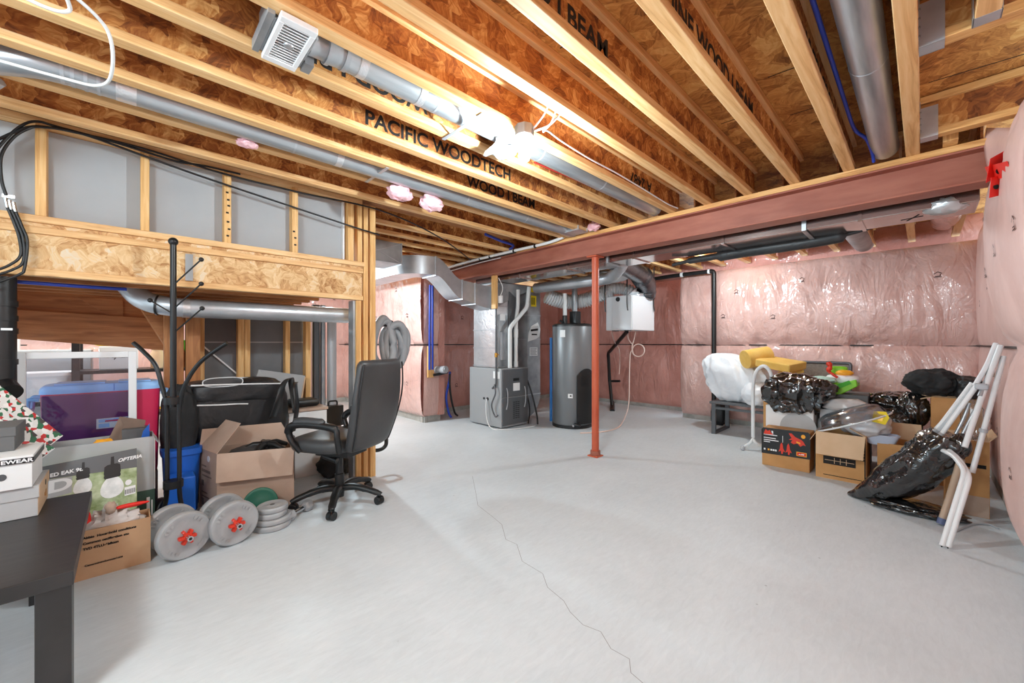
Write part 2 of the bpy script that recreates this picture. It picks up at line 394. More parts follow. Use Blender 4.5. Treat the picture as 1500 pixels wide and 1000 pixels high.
def emit(name, col, s):
    m = bpy.data.materials.new(name); m.use_nodes = True; b = m.node_tree.nodes['Principled BSDF']
    b.inputs['Emission Color'].default_value = (*col, 1); b.inputs['Emission Strength'].default_value = s; return m
# ---------------------------------------------------------------- setting: floor, ceiling, walls
JB, ST = 2.36, 2.60                                   # joist underside, subfloor underside
f = MB().box((-3.2,-.62,-.12), (7.2,8.4,0)); struct('floor', f, FLOOR)
ck = [Q(*p, z=0) for p in ((692,697),(697,722),(700,740),(722,757),(735,768),(741,790),(757,797),(765,822),(795,840),(802,860),(826,880),(835,896),(854,915),(880,925),(895,950),(922,965),(924,985),(945,1003))]
ckm = MB()
for a, b in zip(ck, ck[1:]):
    d = (b-a).normalized(); sd = V((-d.y, d.x, 0))*.0012
    ckm.add([a-sd+V((0,0,.0006)), a+sd+V((0,0,.0006)), b+sd+V((0,0,.0006)), b-sd+V((0,0,.0006))], [(0,1,2,3)])
struct('floor_crack', ckm, CRACK)['kind'] = 'structure'
c = MB().box((-3.2,-.62,ST), (7.2,8.4,ST+.03)); ceil = struct('ceiling', c, OSBS)
mk = MB()                                              # chalk and felt-pen lines on the subfloor
for a, b in (((2.33,-.02),(2.37,-.45)), ((3.1,-.02),(3.14,-.5)), ((2.45,.36),(2.43,.57)), ((2.95,.36),(2.93,.57)), ((1.5,.95),(1.48,1.2)), ((2.75,.65),(2.73,.9))):
    mk.bar((*a,ST-.0012), (*b,ST-.0012), .006, .001)
ob('board_line', mk, INK, ceil)
def insulated(name, O, U, n, L, z0, z1, mat, strap=1.17, bulge=.10, seams=(), puck=(), seed=0, du=.035, res=.035, strap_m=True, wr=.022, low=1.0, um=None):
    O, U, n = V(O), V(U), V(n); zs = [z0, strap, z1] if strap else [z0, z1]
    def h(u, z):
        a = 0
        for lo, hi in zip(zs, zs[1:]):
            if lo <= z <= hi: t = (z-lo)/(hi-lo); a = (max(0, 4*t*(1-t)))**.38*(low if strap and hi <= strap else 1)
        b = 1
        sm = [0, *seams, L]
        for lo, hi in zip(sm, sm[1:]):
            if lo <= u <= hi: t = (u-lo)/(hi-lo); b = (max(0, 4*t*(1-t)))**.2
        k = bulge*a*(.72+.28*b)*(um(u) if um else 1)
        k *= 1+.28*fbm(V((u*.9+seed*3, z*.9, seed)), 2)
        p = V((u*2.0+seed, z*1.0, seed*2.1))
        k += wr*a*(.42-abs(fbm(V((u*3.6+.5*fbm(p, 2)+seed, z*.8+seed, 1.3)), 2)))
        for (pu, pz, s) in puck:
            dx, dz = u-pu, z-pz; r = math.hypot(dx, dz)
            if r < .62:
                an = math.atan2(dz, dx); k += -s*.045*math.exp(-(r/.07)**2) + s*.013*math.sin(an*17+seed+2*math.sin(an*3))*math.exp(-(r/.30)**2)*min(1, r/.05)
        return max(k, .004)
    g = MB().grid(lambda a, b: O+U*(a*L)+V((0,0,z0+b*(z1-z0)-O.z))+n*h(a*L, z0+b*(z1-z0)), max(4, int(L/du)), max(4, int((z1-z0)/res)))
    o = struct(name, g, mat, sm=60)
    if strap and strap_m:
        s = MB().bar(O+V((0,0,strap-O.z))+n*.022, O+U*L+V((0,0,strap-O.z))+n*.022, .022, .014); ob('strap', s, STRAPM, o)
    cb = MB().bar(O+V((0,0,z0/2-O.z))-n*.03, O+U*L+V((0,0,z0/2-O.z))-n*.03, .06, z0); ob('curb', cb, CURB, o)
    # little roof-shaped brand prints on the film
    pm = MB(); rnd = random.Random(seed+5)
    u = .35
    while u < L-.2:
        for z in (z0+.42, 1.62, 2.02):
            if z > z1-.15 or rnd.random() < .3: continue
            uu = u+rnd.uniform(-.15,.15); zz = z+rnd.uniform(-.08,.08)
            if uu < .05 or uu > L-.05: continue
            P = lambda a, b: O+U*(uu+a)+V((0,0,zz+b-O.z))+n*(max(h(uu+a, zz+b), .01)+.004)
            for a0, b0, a1, b1 in ((-.03,0,0,.022),(0,.022,.03,0),(-.018,-.004,-.018,-.024),(-.018,-.024,.02,-.024),(-.028,-.034,.03,-.034)):
                q0, q1 = P(a0,b0), P(a1,b1); dd = (q1-q0).normalized(); sd = dd.cross(n)*.0035
                pm.add([q0-sd, q0+sd, q1+sd, q1-sd], [(0,1,2,3)])
        u += .52
    if pm.v: ob('print', pm, PRINT, o)
    return o
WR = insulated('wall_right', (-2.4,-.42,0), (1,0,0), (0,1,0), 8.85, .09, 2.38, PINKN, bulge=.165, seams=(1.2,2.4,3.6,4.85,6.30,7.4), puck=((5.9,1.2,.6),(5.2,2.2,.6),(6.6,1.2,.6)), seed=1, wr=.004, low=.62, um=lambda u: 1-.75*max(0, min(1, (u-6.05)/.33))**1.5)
wf = insulated('wall_far', (6.45,-.42,0), (0,1,0), (-1,0,0), 3.12, .07, 2.29, PINK, bulge=.11, seams=(.42,1.3,2.2,2.62), puck=((.95,1.2,1.3),(2.05,1.2,1),(1.35,1.75,.8),(.5,2.1,.7),(2.9,1.15,.9),(1.7,.9,.6)), seed=2, wr=.045)
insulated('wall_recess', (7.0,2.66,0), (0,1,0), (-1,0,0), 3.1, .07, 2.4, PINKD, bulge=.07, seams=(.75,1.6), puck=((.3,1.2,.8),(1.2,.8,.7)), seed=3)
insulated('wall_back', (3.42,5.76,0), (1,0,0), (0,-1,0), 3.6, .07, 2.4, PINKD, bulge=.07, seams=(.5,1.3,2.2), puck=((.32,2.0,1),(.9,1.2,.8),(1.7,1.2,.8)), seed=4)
insulated('wall_jog', (3.2,5.24,0), (1,0,0), (0,-1,0), .32, .09, 2.4, PINK, bulge=.05, puck=((.2,1.75,.8),), seed=5, res=.03)
insulated('wall_side', (3.22,5.21,0), (0,1,0), (-1,0,0), 3.1, .09, 2.4, PINK, bulge=.09, seams=(.55,1.6,2.4), puck=((.42,1.78,1.6),(.5,.5,.8),(.35,1.2,.8),(1.3,1.9,1)), seed=6, res=.03)
s_ = MB().box((3.46,5.19,.09), (3.56,5.79,2.4)); struct('wall_jog_return', s_, PINKD)
insulated('wall_rear', (-3.0,8.25,0), (1,0,0), (0,-1,0), 6.3, .09, 2.4, PINK, bulge=.10, seams=(1,2.2,3.4,4.6), puck=((2.2,1.6,1),(3.6,1.7,1)), seed=7, du=.06, res=.05)
# pink stuffing in the rim above the far wall
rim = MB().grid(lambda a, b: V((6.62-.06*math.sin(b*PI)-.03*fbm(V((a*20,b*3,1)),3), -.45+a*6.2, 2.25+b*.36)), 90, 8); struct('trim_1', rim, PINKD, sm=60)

# ---------------------------------------------------------------- joists
JS = .303
ORD = ['first','second','third','fourth','fifth','sixth','seventh','eighth','ninth','tenth','eleventh','twelfth','thirteenth','fourteenth','fifteenth','sixteenth','seventeenth','eighteenth']
STAMP = {1: ('WOOD I BEAM', 1, 1.9), 2: ('GENUINE WOOD I BEAM', 0, 1.15), 3: ('WOOD I BEAM', 0, .72), 6: ('WOOD I BEAM', 1, .25), 7: ('PACIFIC WOODTECH', 0, .95), 5: ('A 2487', 1, 2.6), 8: ('WOOD I BEAM', 0, 1.9)}
JL = {0: 'I-joist with steel hangers on its side, just right of the wide bare duct', 1: 'I-joist just left of the round duct nearest the right wall',
      5: 'I-joist carrying the bare light bulb', 6: 'I-joist along the far side of the vent grille', 9: 'I-joist on the far side of the long round duct over the studs', 8: 'I-joist on the near side of the long round duct over the studs'}
def joist(y, x0, x1, label, group, stamp=None, hang=False, w=.062):
    t = thing('floor_joist', label, 'joist', (x0, y, JB), 0, group)
    ob('bottom_flange', MB().box((x0,y,JB), (x1,y+w,JB+.038)), WX, t, bev=.003)
    ob('top_flange', MB().box((x0,y,ST-.040), (x1,y+w,ST-.002)), WX, t, bev=.003)
    wb = ob('web', MB().box((x0+.002,y+w/2-.006,JB+.037), (x1-.002,y+w/2+.006,ST-.039)), OSBW, t)
    if stamp:
        s, flip, xs = stamp; zc = JB+.06
        L = .115*.72*len(s)
        if flip: txt(s, .115, (xs+L, y+w/2-.0072, zc+.085), (-1,0,0), (0,0,-1), INK, wb, 'lettering', bold=.003)
        else: txt(s, .115, (xs, y+w/2-.0072, zc), (1,0,0), (0,0,1), INK, wb, 'lettering', bold=.003)
    return t
for k in range(0, 17):
    if k == 11: continue
    y = 3.10 if k == 10 else .0135+k*JS
    lab = JL.get(k) or f'pale I-joist running to the steel beam, {ORD[k]} counting left from the one with hangers'
    joist(y, -2.6, 3.64, lab, 'I-joists on the near side of the steel beam', STAMP.get(k))
for k in range(-1, 17):
    y = .06+k*.335
    if y > 5.4: break
    joist(y, 3.67, 6.5, f'I-joist beyond the steel beam, {ORD[k+1]} from the right wall', 'I-joists beyond the steel beam')
# short headers on hangers, to the right of the hanger joist
def header(x, label):
    t = thing('header_joist', label, 'joist', (x, -.5, JB), 0, 'short joists on hangers')
    w = .062
    ob('bottom_flange', MB().box((x,-.5,JB+.005), (x+w,.012,JB+.043)), WY, t, bev=.003)
    ob('top_flange', MB().box((x,-.5,ST-.042), (x+w,.012,ST-.004)), WY, t, bev=.003)
    ob('web', MB().box((x+w/2-.006,-.499,JB+.042), (x+w/2+.006,.011,ST-.041)), OSBV, t)
    return t
def hanger(name, p, lab, dirx=False, w=.062):
    """U-shaped steel joist hanger; p: near lower corner of the joist end"""
    x, y = p; t = thing(name, lab, 'hanger', (x, y, JB))
    m = MB()
    if not dirx:
        m.box((x-.003,y-.07,JB-.001), (x+w+.003,y,JB+.003)); m.box((x-.004,y-.07,JB-.001), (x-.001,y,JB+.17)); m.box((x+w+.001,y-.07,JB-.001), (x+w+.004,y,JB+.17))
        m.box((x-.03,y-.002,JB+.03), (x-.001,y+.001,JB+.2)); m.box((x+w+.001,y-.002,JB+.03), (x+w+.03,y+.001,JB+.2))
    else:
        m.box((x-.06,y-.003,JB-.001), (x,y+w+.003,JB+.003)); m.box((x-.06,y-.004,JB-.001), (x,y-.001,JB+.17)); m.box((x-.06,y+w+.001,JB-.001), (x,y+w+.004,JB+.17))
    ob('stirrup', m, GALV, t)
    n = MB()
    for i in range(4):
        z = JB+.04+.035*i
        if not dirx: n.cyl((x-.015,y-.004,z), (x-.015,y+.002,z), .004, 6)
        else: n.cyl((x-.03,y-.007,z), (x-.03,y-.003,z), .004, 6)
    ob('nail', n, GREYM, t); return t
header(2.245, 'short cross joist on a hanger, farther from the steel beam'); hanger('joist_hanger', (2.245, .012), 'steel joist hanger under the cross joist far from the beam')
header(3.25, 'short cross joist on a hanger close to the steel beam'); hanger('joist_hanger', (3.25, .012), 'steel joist hanger under the cross joist close to the beam')
jt = joist(-.19, 1.2, 2.243, 'stub I-joist butting the cross joist at the top right', 'short joists on hangers'); hanger('joist_hanger', (2.243, -.19), 'steel joist hanger holding the stub joist end at top right', True)
# blocking between header and beam
for i, x in enumerate((3.36, 3.46)):
    pass
b = MB().box((3.40,-.14,JB+.002), (3.50,-.08,ST-.003)); tag(ob('blocking', b, WZ), 'small wood block above the beam by the right wall', 'wood block')

# ---------------------------------------------------------------- steel beam and post
bt = thing('steel_beam', 'red primed steel I-beam spanning under the floor joists', 'beam', (3.575,2.4,2.117)); bt['kind'] = 'thing'
ob('bottom_flange', MB().box((3.492,-.36,2.117), (3.657,5.2,2.131)), STEELR, bt, bev=.003)
ob('web', MB().box((3.569,-.36,2.130), (3.579,5.19,2.309)), STEELR, bt)
ob('top_flange', MB().box((3.492,-.36,2.308), (3.657,5.2,2.320)), STEELR, bt, bev=.003)
ob('nailer', MB().box((3.49,-.36,2.3205), (3.659,5.2,2.3585)), WY, bt, bev=.003)
pt = thing('support_post', 'slim red steel post standing under the beam', 'post', (3.575,2.42,0)); pt['kind'] = 'thing'
px_, py_ = 3.575, 2.42
ob('tube', MB().cyl((px_,py_,.012), (px_,py_,2.105), .038, 24), POSTR, pt, sm=40)
ob('base_plate', MB().box((px_-.06,py_-.06,0), (px_+.06,py_+.06,.012)), POSTR, pt, bev=.002)
ob('cap_plate', MB().box((px_-.075,py_-.06,2.103), (px_+.075,py_+.06,2.116)), POSTR, pt, bev=.002)
ob('adjusting_screw', MB().cyl((px_,py_,.012), (px_,py_,.06), .052, 24), STEELR, pt, sm=40)

# ---------------------------------------------------------------- closet wall with dropped landing
YW = 3.44
lj = thing('landing_rim_joist', 'pale strand-board I-joist across the front of the dropped landing', 'joist', (.5,YW,1.575))
ob('bottom_flange', MB().box((-1.4,YW,1.575), (1.505,YW+.065,1.615)), WX, lj, bev=.003)
ob('top_flange', MB().box((-1.4,YW,1.812), (1.505,YW+.065,1.85)), WX, lj, bev=.003)
ob('web', MB().box((-1.4,YW+.02,1.614), (1.5,YW+.04,1.813)), OSBL, lj)
st_ = MB().box((.285,YW+.01,1.62), (.325,YW+.021,1.80)); ob('paper_flap', st_, GREYC, lj)
sd = struct('trim_2', MB().box((-1.4,YW+.012,1.85), (1.505,YW+.7,1.872)), OSBL)
struct('trim_3', MB().box((-1.4,YW-.005,1.872), (1.515,YW+.085,1.912)), WX, bev=.003)
struct('trim_4', MB().box((-1.4,YW+.005,2.425), (1.50,YW+.09,2.463)), WX, bev=.003)
struct('trim_9', MB().box((-2.5,3.20,2.465), (3.4,YW+.12,2.505)), WD, bev=.003)
def stud(x, y0, z0, z1, lab, grp, w=.042, d=.085, mat=None):
    o = ob('wall_stud', MB().box((x-w/2,y0,z0), (x+w/2,y0+d,z1)), mat or WZ, None, bev=.003); tag(o, lab, 'stud', grp, 'thing'); return o
UG = 'studs standing on the landing edge'
for x, lab in ((-.345, 'wavy-edged stud above the landing, leftmost one'), (.085, 'stud above the landing, second from the left'), (.518, 'stud above the landing stamped with black print, third from the left'), (.955, 'stud above the landing with ink marks, fourth from the left')):
    o = stud(x, YW, 1.912, 2.424, lab, UG)
    if x > .4:
        im = MB(); rn = random.Random(int(x*100))
        for i in range(7 if x < .8 else 3):
            z = 1.96+i*.05+rn.uniform(-.01,.01); xx = x+rn.uniform(-.012,.012); im.box((xx-.008,YW-.0012,z), (xx+.008,YW-.0004,z+.012))
        ob('ink_mark', im, INK, o)
stud(1.395, YW, 1.912, 2.424, 'stud at the right end of the grey panels above the landing', UG, .05)
stud(1.475, YW, 1.912, 2.424, 'paired stud beside the full height post', UG, .04)
for i, (x0, x1) in enumerate(((-1.4,-.366), (-.324,.064), (.106,.497), (.539,.934), (.976,1.37))):
    pn = ob('sheathing_board', MB().box((x0-.02,YW+.087,1.913), (x1+.02,YW+.1,2.423)), GREYB)
    tag(pn, f'grey sheathing panel between the studs above the landing, {ORD[i]} from the left', 'panel', 'grey panels above the landing', 'thing')
struct('trim_5', MB().box((1.345,YW+.05,1.913), (1.358,YW+.087,2.423)), WHITE)
# full height post of three studs, standing on the floor
PG = 'studs nailed together as the post'
o = stud(1.468, YW+.01, 0.0, 1.573, 'shorter jack stud under the end of the landing joist', PG, .045, .11)
stud(1.528, YW, 0.0, 2.424, 'full height stud in the middle of the post', PG, .04, .12)
stud(1.590, YW-.005, 0.0, 2.424, 'full height stud at the right side of the post', PG, .05, .12)
struct('trim_6', MB().box((1.425,YW+.03,0), (1.444,YW+.13,1.57)), GALVD)
# landing joists and framing under the landing
for i, y in enumerate((3.64, 3.88, 4.12, 4.36)):
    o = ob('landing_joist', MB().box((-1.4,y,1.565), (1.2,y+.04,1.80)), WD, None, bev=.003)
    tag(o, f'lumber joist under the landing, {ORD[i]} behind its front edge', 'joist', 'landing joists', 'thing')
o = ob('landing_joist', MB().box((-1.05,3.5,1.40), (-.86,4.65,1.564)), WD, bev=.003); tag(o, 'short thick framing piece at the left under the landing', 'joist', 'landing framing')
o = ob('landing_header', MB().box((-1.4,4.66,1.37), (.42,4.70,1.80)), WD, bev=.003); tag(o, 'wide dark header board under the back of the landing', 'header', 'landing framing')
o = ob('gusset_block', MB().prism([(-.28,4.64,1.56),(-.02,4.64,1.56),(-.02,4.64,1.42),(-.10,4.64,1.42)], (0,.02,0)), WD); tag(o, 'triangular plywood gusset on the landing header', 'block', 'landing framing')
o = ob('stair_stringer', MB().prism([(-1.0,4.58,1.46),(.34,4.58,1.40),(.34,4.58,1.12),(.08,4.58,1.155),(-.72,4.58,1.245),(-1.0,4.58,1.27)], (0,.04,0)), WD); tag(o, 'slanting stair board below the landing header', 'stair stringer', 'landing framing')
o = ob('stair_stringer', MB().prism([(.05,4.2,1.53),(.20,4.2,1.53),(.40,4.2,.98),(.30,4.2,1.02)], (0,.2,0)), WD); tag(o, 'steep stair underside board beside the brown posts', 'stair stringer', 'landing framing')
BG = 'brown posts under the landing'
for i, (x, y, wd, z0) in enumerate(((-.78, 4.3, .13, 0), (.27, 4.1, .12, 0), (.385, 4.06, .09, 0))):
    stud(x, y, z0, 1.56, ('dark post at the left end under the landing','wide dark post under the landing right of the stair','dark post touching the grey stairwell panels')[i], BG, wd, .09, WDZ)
# stairwell partition behind the opening
SG = 'studs of the stairwell wall'
for i, (x, w_) in enumerate(((.47,.05), (.765,.05), (.815,.045), (1.155,.042), (1.345,.05))):
    stud(x, 4.4, 0, 1.50, ('leftmost stud of the dark stairwell wall','left stud of the doubled pair in the stairwell wall','right stud of the doubled pair in the stairwell wall','single stud right of the doubled pair in the stairwell wall','end stud of the stairwell wall by the metal channels')[i], SG, w_, .09)
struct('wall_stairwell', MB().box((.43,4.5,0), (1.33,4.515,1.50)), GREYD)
struct('trim_7', MB().box((.42,4.38,1.50), (1.38,4.5,1.54)), WX, bev=.003)
struct('trim_8', MB().box((.43,4.492,1.2), (1.33,4.499,1.212)), GREYC)
o = ob('light_line_strip', MB().bar(Q(282,494,y=4.485), Q(348,548,y=4.485), .012, .022, (0,1,0)), WHITE); tag(o, 'thin white strip standing in for a diagonal line of light on the dark stairwell panels', 'strip')  # white strip painted for the bright light beyond the drywall edge
# steel channels by the stairwell wall end
for i, (x0, x1, y) in enumerate(((1.40,1.46,4.42), (1.475,1.52,4.42))):
    m = MB().box((x0,y,0), (x1,y+.012,1.6)).box((x0,y,0), (x0+.006,y+.06,1.6)).box((x1-.006,y,0), (x1,y+.06,1.6))
    o = ob('steel_channel', m, GREYM if i == 0 else GALVD); tag(o, ('wider grey steel channel standing beside the end stud','narrow grey steel channel standing beside the white pipe')[i], 'metal channel', 'steel channels behind the opening')
# ---------------------------------------------------------------- ceiling services
def seam(m, p, ax, r, w=.012):
    a = V(p); d = V(ax)*w; m.cyl(a-d, a+d, r, 24)
# long round duct over the studs
t = thing('round_duct', 'long thin galvanized duct in the joist bay above the stud wall', 'duct', (1.6,2.625,2.405))
p = fillet([(-.44,2.66,2.36), (-.26,2.625,2.405), (-.05,2.625,2.405), (3.46,2.625,2.405)], .12, 8)
ob('pipe', MB().tube(p, .065, 24), GALVX, t, sm=40)
m = MB()
for x in (-.2,-.17,-.13,-.09): seam(m, (x,2.625,2.405), (1,0,0), .0675, .006)
for x in (.72,2.0,2.7): seam(m, (x,2.625,2.405), (1,0,0), .066, .005)
ob('seam', m, GALV, t, sm=40)
m = MB()
for x, wv in ((.0,.035),(.98,.02)): seam(m, (x,2.625,2.405), (1,0,0), .0665, wv)
ob('tape', m, TAPE, t, sm=40)
m = MB().tube(fillet([(-.62,2.95,2.2),(-.5,2.86,2.28),(-.42,2.8,2.36)], .06), .05, 20)
tag(ob('pipe_elbow', m, GALV, sm=40), 'short galvanized pipe elbow at the far left under the joists', 'pipe')
# fan box with grille and its duct
t = thing('ceiling_vent', 'white slatted vent grille hanging between the joists', 'vent', (.446,1.69,2.33))
m = MB(); x0, x1, y0, y1, zz = .385, .507, 1.546, 1.832, 2.332
for a, b in (((x0,y0,zz),(x1,y0+.03,zz+.022)), ((x0,y1-.03,zz),(x1,y1,zz+.022)), ((x0,y0+.03,zz),(x0+.018,y1-.03,zz+.022)), ((x1-.018,y0+.03,zz),(x1,y1-.03,zz+.022))): m.box(a, b)
gr = ob('grille', m, WHITE, t, bev=.003)
m = MB()
for i in range(14):
    y = y0+.034+i*.0162
    m.add([(x0+.016,y,zz+.004),(x1-.016,y,zz+.004),(x1-.016,y+.007,zz+.016),(x0+.016,y+.007,zz+.016),(x0+.016,y+.003,zz+.002),(x1-.016,y+.003,zz+.002),(x1-.016,y+.010,zz+.014),(x0+.016,y+.010,zz+.014)],
          [(0,1,2,3),(7,6,5,4),(0,4,5,1),(3,2,6,7),(0,3,7,4),(1,5,6,2)])
ob('slat', m, WHITE, gr); bd = MB().lathe([(.001,0),(.016,0),(.018,.006),(.001,.006)], (.446,1.69,zz-.001), 20); ob('badge', bd, GALV, gr, sm=40)
ob('housing', MB().box((.375,1.60,2.354), (.525,1.82,2.50)), GALVD, t, bev=.004)
ob('bracket', MB().box((.352,1.575,2.345), (.374,1.825,2.385)).box((.526,1.76,2.345), (.56,1.826,2.40)), GALVD, t)
ob('backing', MB().box((.39,1.56,2.3505), (.50,1.825,2.3535)), BLK, t)
t = thing('round_duct', 'galvanized duct leading from the vent grille past the light bulb', 'duct', (2.0,1.72,2.435))
ob('pipe', MB().cyl((.66,1.72,2.435), (3.50,1.72,2.435), .065, 24), GALVX, t, sm=40)
m = MB().cyl((.527,1.72,2.42), (.60,1.72,2.425), .055, 24); seam(m, (.60,1.72,2.43), (1,0,0), .07, .008); seam(m, (.67,1.72,2.435), (1,0,0), .069, .01)
m.cyl((.60,1.72,2.43), (.67,1.72,2.435), .064, 24)
for x in (1.12,1.9,2.6): seam(m, (x,1.72,2.435), (1,0,0), .0662, .006)
ob('collar', m, GALV, t, sm=40)
m = MB()
for x in (.74,1.03): seam(m, (x,1.72,2.435), (1,0,0), .0665, .018)
ob('tape', m, TAPE, t, sm=40)
ob('tape_flap', MB().grid(lambda a, b: V((1.50+.17*a+.02*math.sin(b*5), 1.68+.09*b, 2.36-.07*b*(1-.3*a)+.012*math.sin(a*9+b*4))), 8, 6), TAPE, t, sm=50, solid=.002)
# round duct by the right wall
t = thing('round_duct', 'wide-looking bare round duct overhead near the right wall', 'duct', (1.6,.168,2.43))
ob('pipe', MB().cyl((-.6,.168,2.432), (3.46,.168,2.432), .066, 28), GALVX, t, sm=40)
m = MB(); seam(m, (2.32,.168,2.432), (1,0,0), .0672, .004); seam(m, (1.25,.168,2.432), (1,0,0), .0672, .004); ob('seam', m, GALV, t, sm=40)
# strap hangers under ducts
for a, b, lab in (((1.295,1.545),(1.295,1.90),'flat steel strap under the duct beside the light bulb'), ((1.24,2.46),(1.24,2.79),'flat steel strap under the long duct beside the pink tufts')):
    o = ob('duct_strap', MB().bar((*a,2.356), (*b,2.356), .022, .003), GALV); tag(o, lab, 'strap', 'duct straps')
# light
t = thing('ceiling_light', 'bare light bulb in a round box on a joist', 'light', (1.53,1.485,2.3))
ob('junction_box', MB().lathe([(.001,.055),(.052,.055),(.052,.0),(.001,0)], (1.53,1.485,2.303), 8), GALVD, t, bev=.003)
ob('lamp_holder', MB().lathe([(.001,.025),(.05,.025),(.046,.008),(.026,-.012),(.022,-.03),(.001,-.03)], (1.53,1.485,2.278), 24), WHITE, t, sm=40)
ob('bulb', MB().lathe([(.012,.055),(.014,.04),(.026,.018),(.031,0),(.026,-.018),(.014,-.029),(.001,-.031)], (1.53,1.485,2.20), 20), emit('lit_bulb', (.86,1,1.05), BULB_L), t, sm=60)
m = MB().tube(smooth_path([(1.55,1.44,2.335),(1.585,1.40,2.40),(1.60,1.36,2.46),(1.62,1.33,2.45),(1.62,1.37,2.37),(1.60,1.41,2.33),(1.66,1.43,2.36),(1.85,1.48,2.385),(2.15,1.50,2.39),(2.5,1.515,2.405),(2.9,1.52,2.40),(3.3,1.51,2.38),(3.46,1.49,2.375)], 8), .005, 8)
ob('cable', m, WHITE, t, sm=60)
m = MB().tube(smooth_path([(1.57,1.45,2.335),(1.62,1.39,2.36),(1.66,1.34,2.42)], 6), .006, 8); ob('cable', m, WHITE, t, sm=60)
# tufts of pink insulation
for i, (p, s, lab) in enumerate((((1.45,2.70,2.31), (.085,.06,.05), 'pink insulation tuft hanging by the steel strap'), ((1.72,2.69,2.30), (.095,.06,.055), 'larger pink insulation tuft under the long duct'), ((.50,2.70,2.345), (.05,.04,.02), 'tiny pink insulation tuft over the stud wall'), ((3.40,2.32,2.38), (.05,.06,.04), 'pink insulation tuft tucked above the steel beam'))):
    o = ob('insulation_tuft', MB().blob(p, s, 3+i, .35, 2.6, None, .35, n=24), TUFT, sm=70); tag(o, lab, 'insulation', 'loose insulation tufts')
# wires and water lines between joists
o = ob('red_wire', MB().tube(smooth_path([(-.4,2.30,2.50),(.4,2.30,2.492),(1.3,2.30,2.50),(2.3,2.30,2.495),(3.46,2.31,2.49)], 8), .006, 8), REDW, sm=60); tag(o, 'thin red wire running inside a joist bay left of the light', 'wire')
o = ob('red_wire', MB().tube(smooth_path([(1.95,1.80,2.40),(2.5,1.795,2.41),(3.3,1.80,2.42)], 8), .005, 8), REDW, sm=60); tag(o, 'short red wire beside the vent duct near the beam', 'wire')
def bpipe(pts, lab, r=.009): o = ob('water_pipe', MB().tube(smooth_path(pts, 8), r, 10), BLUEP, sm=60); tag(o, lab, 'water pipe', 'blue water pipes'); return o
bpipe([(1.2,.282,2.47),(1.8,.285,2.47),(2.6,.285,2.46),(3.05,.28,2.45),(3.2,.24,2.43),(3.35,.225,2.40),(3.44,.22,2.36)], 'blue water pipe curling down beside the overhead round duct')
bpipe([Q(711,343,z=2.40),Q(735,353,z=2.40),Q(752,360,z=2.40), (3.52,3.78,2.374)], 'short blue water pipe near the left end of the beam', .016)
bpipe([(2.2,2.86,2.5),(2.9,2.87,2.49),(3.46,2.88,2.47)], 'blue water pipe in the joist bay left of the beam')
# cables bundled along the near edge of the beam
t = thing('cable_bundle', 'white and black cables strapped along the beam edge', 'cables', (3.42,3.6,2.30))
ob('cable', MB().tube(smooth_path([(3.40,5.1,2.30),(3.42,4.3,2.33),(3.43,3.6,2.335),(3.44,3.0,2.335),(3.45,2.75,2.36)], 8), .017, 10), PVCW, t, sm=60)
ob('cable', MB().tube(smooth_path([(3.45,5.0,2.285),(3.455,4.2,2.312),(3.455,3.5,2.318)], 8), .008, 8), BLK, t, sm=60)
ob('cable', MB().tube(smooth_path([(3.47,4.9,2.27),(3.475,4.3,2.295),(3.475,3.8,2.30)], 8), .006, 8), PVCW, t, sm=60)
m = MB()
for y in (4.55,4.15,3.95,3.5,3.15): m.cyl((3.425,y-.006,2.326), (3.425,y+.006,2.326), .024, 10)
ob('tie', m, BLK, t)
o = ob('metal_tray', MB().box((3.28,2.42,2.345), (3.44,2.66,2.352)).box((3.28,2.42,2.352), (3.285,2.66,2.39)).box((3.435,2.42,2.352),(3.44,2.66,2.39)), GALV); tag(o, 'small galvanized metal tray between joists above the beam', 'metal tray')
o = ob('fixture_cable', MB().tube(smooth_path([(-.35,1.98,2.32),(-.2,2.02,2.31),(-.14,2.03,2.335),(-.14,1.95,2.35),(-.05,2.05,2.33),(-.04,2.2,2.26),(-.08,2.34,2.25),(-.2,2.40,2.26),(-.5,2.45,2.27)], 8), .006, 8), PVCW, sm=60); tag(o, 'white cable looping down from the joists at the top left', 'cable')
# black cables over the stud wall, with connectors
t = thing('black_cables', 'black coax cables draped along the top of the studs', 'cables', (0,3.4,2.3))
def cab(pts, r=.007): ob('cable', MB().tube(smooth_path(pts, 8), r, 8), BLK, t, sm=60)
Y = 3.415
cab([Q(-10,225,y=Y),Q(12,200,y=Y),Q(35,182,y=Y),Q(56,178,y=Y),Q(85,186,y=Y),Q(160,206,y=Y),Q(215,223,y=Y),Q(262,237,y=Y),Q(300,243,y=Y),Q(352,255,y=Y)])
cab([Q(9,286,y=3.36),Q(2,262,y=3.36),Q(2,228,y=3.36),Q(18,203,y=3.37),Q(40,189,y=3.38),Q(62,186,y=3.39),Q(120,196,y=Y),Q(210,228,y=Y),Q(300,260,y=Y),Q(420,300,y=Y),Q(520,333,y=3.40),Q(556,344,y=3.40)])
cab([Q(-10,208,y=Y),Q(20,194,y=Y),Q(55,185,y=Y),Q(120,196,y=Y),Q(215,219,y=Y),Q(330,255,y=Y),Q(440,282,y=Y),Q(560,309,y=3.38),(2.4,3.6,2.33),(3.38,4.3,2.33)])
t = thing('coax_splitter', 'silver cable connectors with black cables looping down at the left edge', 'cable connectors', Q(15,300,y=3.36))
